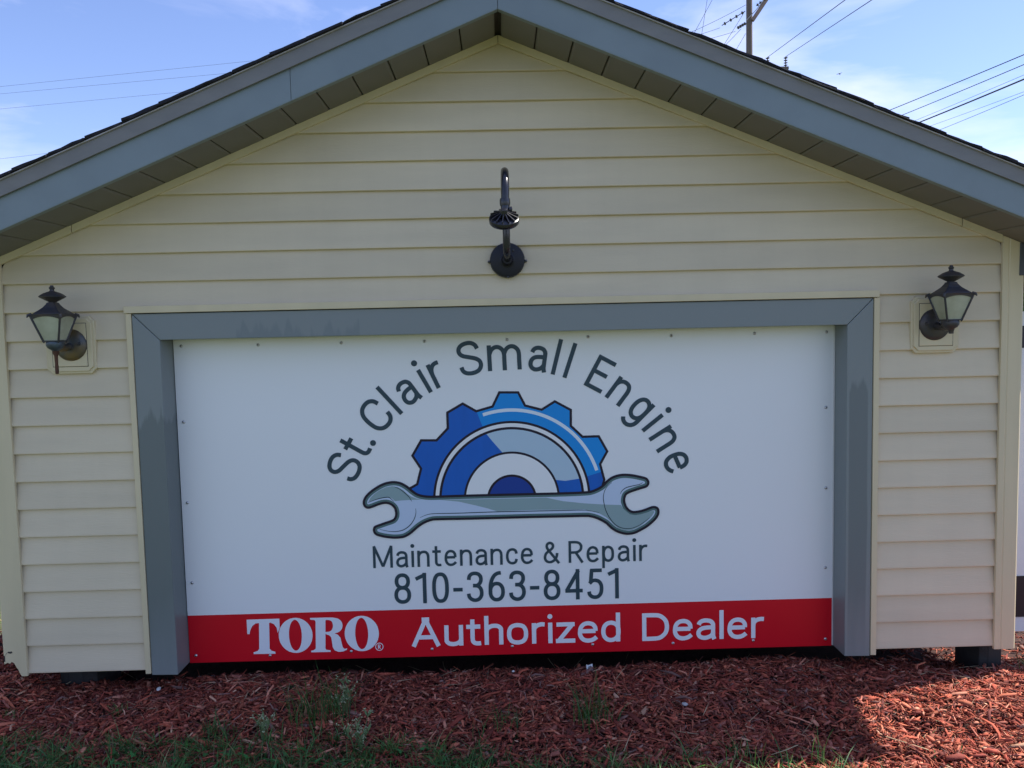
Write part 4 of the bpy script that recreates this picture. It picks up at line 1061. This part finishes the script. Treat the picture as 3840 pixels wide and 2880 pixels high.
M['weedstem'] = mat('weed_green', (.11, .17, .06), .7); M['weedflower'] = mat('weed_flower', (.36, .40, .24), .8)
weed(-.585, -.21, .13, 9, 'leggy weed with pale flower heads below the T of the red band', 3)
weed(-.82, -.34, .10, 7, 'low pale flowered weed at the bottom edge left of centre', 5)
weed(-.50, -.40, .12, 8, 'pale flowered weed at the very bottom below the leggy one', 9)

# ------------------------------------------------------------------ poles and wires
def pole(name, x, y, ztop, r, label):
    t = empty(name, (x, y, -.19)); tag(t, label, 'utility pole')
    MB().tube([(0, 0, -.3), (.01, 0, ztop*.5), (0, 0, ztop)], [r*1.12, r, r*.82], 18).build('shaft', M['polewood'], t, smooth=True)
    return t
def insulator(t, p, q=None, n=3, r=.06, L_=.5):
    mb = MB(); p = Vector(p); q = Vector(q) if q else p+Vector((0, 0, L_)); d = (q-p); ln = d.length; d.normalize()
    mb.tube([p, q], r*.25, 8)
    for k in range(n):
        c0 = p+d*ln*(k+.5)/n; mb.tube([c0-d*.035, c0, c0+d*.02], [r*.5, r, r*.3], 12)
    return mb.build('insulator', M['porcelain'], t, smooth=True)
p1 = pole('utility_pole', 11.28, 32, 18.2, .150, 'tall wooden utility pole with a slanting brace behind the right roof slope')
zo = .19
MB().tube([(.10, -.12, 14.45+zo), (.66, -.12, 15.25+zo), (1.6, -.12, 16.6+zo)], [.085, .085, .08], 8).build('brace', M['armwood'], p1)
MB().tube([(-.20, -.2, 14.42+zo), (.22, -.2, 14.85+zo), (.80, -.2, 15.55+zo)], .018, 6).build('brace_rod', M['hem'], p1)
insulator(p1, (-.18, 0, 14.90+zo), (-1.29, -.3, 14.2+zo), 4, .075)
insulator(p1, (-.15, 0, 14.39+zo), (-.62, -.3, 14.07+zo), 4, .07)
insulator(p1, (.28, -.1, 15.08+zo), (.52, -.1, 15.26+zo), 2, .07)
insulator(p1, (.62, -.15, 15.22+zo), (.66, -.15, 15.75+zo), 4, .09)
MB().box(-.9, 1.9, -.16, -.04, 17.3, 17.5).build('crossarm', M['polewood'], p1)
p2 = pole('utility_pole', 15.9, 45, 16.7, .15, 'distant utility pole whose crossarm end shows over the right roof slope')
MB().box(-1.1, 1.94, -.2, -.06, 16.5+zo, 16.66+zo).build('crossarm', M['polewood'], p2)
for x in (.67, 1.77):
    insulator(p2, (x, -.13, 16.68+zo), (x, -.13, 17.25+zo), 4, .12)
    MB().tube([(x-.10, -.13, 17.2+zo), (x, -.13, 17.12+zo), (x+.09, -.13, 17.26+zo)], .03, 6).build('wire_clamp', M['porcelain'], p2)
def wire(a, b, r, label, group, e0=.0, e1=.0, sag=.0, m='wire', name='power_line'):
    a, b = Vector(a), Vector(b); d = b-a; a2 = a-d*e0; b2 = b+d*e1; n = 14
    pts_ = [a2.lerp(b2, k/n)+Vector((0, 0, -4*sag*(k/n)*(1-k/n))) for k in range(n+1)]
    o = MB().tube(pts_, r, 5).build(name, M[m])
    return tag(o, label, 'wire', group)
CX, CY, CZ = -.0201, -2.8117, 1.2264
def dep(pt, y):                                    # the same line of sight at another depth
    k = (y-CY)/(pt[1]-CY); return (CX+(pt[0]-CX)*k, y, CZ+(pt[2]-CZ)*k)
G_ = 'lines crossing the sky on the right'
for (a, b, r, m, lab) in (((13.67, 25, 8.61), (18.59, 25, 10.57), .016, 'wire', 'thick grey line, highest of the lines at the right edge of the sky'),
                    ((14.17, 25, 8.45), (18.6, 25, 10.23), .014, 'wire', 'grey line second from the top at the right edge of the sky'),
                    ((14.71, 25, 8.28), (18.56, 25, 9.85), .007, 'wire', 'thin line running just above the dark cable at right'),
                    ((14.82, 25, 8.2), (18.61, 25, 9.72), .027, 'cable', 'dark thick cable, the boldest line in the sky at right'),
                    ((15.21, 25, 8.08), (18.6, 25, 9.29), .0065, 'wire', 'thin line second from the bottom at the right edge of the sky'),
                    ((15.54, 25, 7.92), (18.6, 25, 9.17), .009, 'wire', 'lowest line in the sky at the right edge')):
    wire(dep(a, 30), dep(b, 21), r, lab, G_, .8, 1.6, .12, m)
for a, b, lab in (((16.57, 45, 17.25), (21.31, 45, 20.57), 'line rising right from the left insulator of the distant crossarm'), ((17.67, 45, 17.27), (22.92, 45, 20.54), 'line rising right from the right insulator of the distant crossarm')):
    wire(a, dep(b, 24), .016, lab, 'lines from the distant crossarm', 0, .9)
for a, b, lab in (((-26.37, 40, 14.75), (-12.27, 40, 15.92), 'highest of the faint lines in the sky at left'), ((-26.4, 40, 14.37), (-14.01, 40, 15.26), 'second of the faint lines in the sky at left'), ((-26.45, 40, 13.58), (-16.05, 40, 14.36), 'third of the faint lines in the sky at left'), ((-26.63, 40, 10.96), (-23.34, 40, 11.28), 'lowest faint line at the left edge of the sky')):
    wire(a, b, .0065, lab, 'faint lines in the sky on the left', .8, .9)
for a, b, lab, e0, e1 in (((8.82, 32, 14.13), (11.13, 32, 15.17), 'slack line reaching the tall pole from upper left', .3, 0), ((8.81, 32, 13.92), (9.99, 32, 14.21), 'line ending at the long insulator string left of the tall pole', 1.5, 0),
                          ((8.82, 32, 13.98), (9.56, 32, 15.3), 'steep line furthest left of the tall pole', .8, 2.5), ((9.16, 32, 13.84), (9.42, 32, 15.4), 'nearly upright line left of the tall pole', .5, 1.5),
                          ((10.04, 32, 13.36), (11.08, 32, 14.89), 'guy line rising to the upper clamp of the tall pole', .8, 0), ((10.04, 32, 13.36), (10.92, 32, 14.15), 'guy line rising to the lower insulator string of the tall pole', .8, 0),
                          ((10.6, 32, 13.17), (11.12, 32, 13.95), 'short guy line lowest on the tall pole', 1.0, 0), ((9.27, 32, 13.76), (10.67, 32, 14.05), 'slack line sagging to the lower insulator string', .8, 0)):
    wire(a, b, .009, lab, 'lines at the tall pole', e0, e1, .06)
# gliding bird far off
bd = empty('bird', (27.6, 60, 20.93)); tag(bd, 'tiny gliding bird in the sky above the right roof slope', 'bird')
MB().tube([(-.16, 0, .03), (-.06, 0, .04), (.08, 0, 0), (.2, 0, -.03)], [.015, .045, .045, .01], 8).build('body', M['bird'], bd, smooth=True)
for s in (-1, 1):
    MB().add([(-.05, s*.03, .02), (.06, s*.03, .02), (.03, s*.26, .07), (-.01, s*.42, .05), (-.04, s*.22, .07)], [(0, 1, 2, 3, 4)]).build('wing', M['bird'], bd)
bd.rotation_euler = (0, .25, .6); bd.scale = (.7, .7, .7)

# ------------------------------------------------------------------ trees along the far side of the lawn
M['leaf'] = attr_mat('tree_leaf', .6, trans=.3)
def tree(x, y, h, w_, label, seed, nl=5200):
    r2 = np.random.default_rng(seed); rd = random.Random(seed)
    t = empty('broadleaf_tree', (x, y, -.19)); tag(t, label, 'tree', 'trees along the far side of the lawn')
    tr = MB(); tr.tube([(0, 0, -.2), (.05, .02, h*.25), (-.04, .05, h*.55), (.02, 0, h*.8)], [h*.032, h*.024, h*.016, h*.006], 10)
    cl = []
    for k in range(26):
        a = rd.uniform(0, 6.28); u = rd.uniform(.28, .97); rr = w_*(1-.55*abs(u-.5)*2)*rd.uniform(.35, 1)*.5
        c = (math.cos(a)*rr, math.sin(a)*rr, h*u); cl.append((c, rd.uniform(.10, .19)*w_))
        tr.tube([(0, 0, h*u*.6), (c[0]*.5, c[1]*.5, h*u*.85), c], [h*.011, h*.007, h*.002], 6)
    tr.build('trunk', M['bark'], t, smooth=True)
    idx = r2.integers(0, len(cl), nl); C0 = np.array([c for c, r in cl])[idx]; rad = np.array([r for c, r in cl])[idx]
    d = r2.normal(0, 1, (nl, 3)); d /= np.linalg.norm(d, axis=1, keepdims=True); P = C0+d*(rad*r2.uniform(.5, 1.1, nl))[:, None]*np.array([1, 1, .8])
    s = r2.uniform(.05, .11, nl)*h/6; n1_ = r2.normal(0, 1, (nl, 3)); n1_ /= np.linalg.norm(n1_, axis=1, keepdims=True); n2_ = np.cross(n1_, r2.normal(0, 1, (nl, 3))); n2_ /= np.linalg.norm(n2_, axis=1, keepdims=True)
    V = np.stack([P-n1_*s[:, None], P+n2_*s[:, None]*.5, P+n1_*s[:, None], P-n2_*s[:, None]*.5], 1).reshape(-1, 3)
    col = np.array([(.05, .105, .022)])*r2.uniform(.55, 1.5, (nl, 1))*r2.uniform(.9, 1.1, (nl, 3))
    o = tinted('crown', V, np.arange(nl*4).reshape(-1, 4), np.repeat(col, 4, 0), M['leaf']); o.parent = t
tree(16.2, 21.5, 4.6, 3.6, 'leafy tree seen in the slit between the eave and the white board', 1)
tree(19.5, 26, 5.0, 4.4, 'leafy tree further right beyond the white board', 2)
tree(23.5, 30, 5.4, 4.6, 'tree on the far right of the lawn', 3)
tree(-24, 34, 5.4, 4.6, 'tree far left behind the building', 4)
tree(-17, 40, 5.6, 5, 'second tree far left behind the building', 5)
tree(8, 48, 5.2, 5, 'tree hidden behind the middle of the building', 6)
for i_, (x_, y_, h_, w_) in enumerate(((-62, 95, 8, 8), (-44, 90, 7.2, 7), (-33, 84, 7.6, 8), (33, 62, 6.5, 6.5), (44, 70, 7.2, 7.5), (56, 80, 8, 8), (70, 92, 8, 9))):
    tree(x_, y_, h_, w_, ('distant tree in a row on the left horizon, %s', 'distant tree in a row on the right horizon, %s')[x_ > 0] % (('farthest left', 'second from the left', 'nearest the building', 'nearest the white board', 'second past the white board', 'second from the far right', 'farthest right')[i_]), 20+i_, 3000)
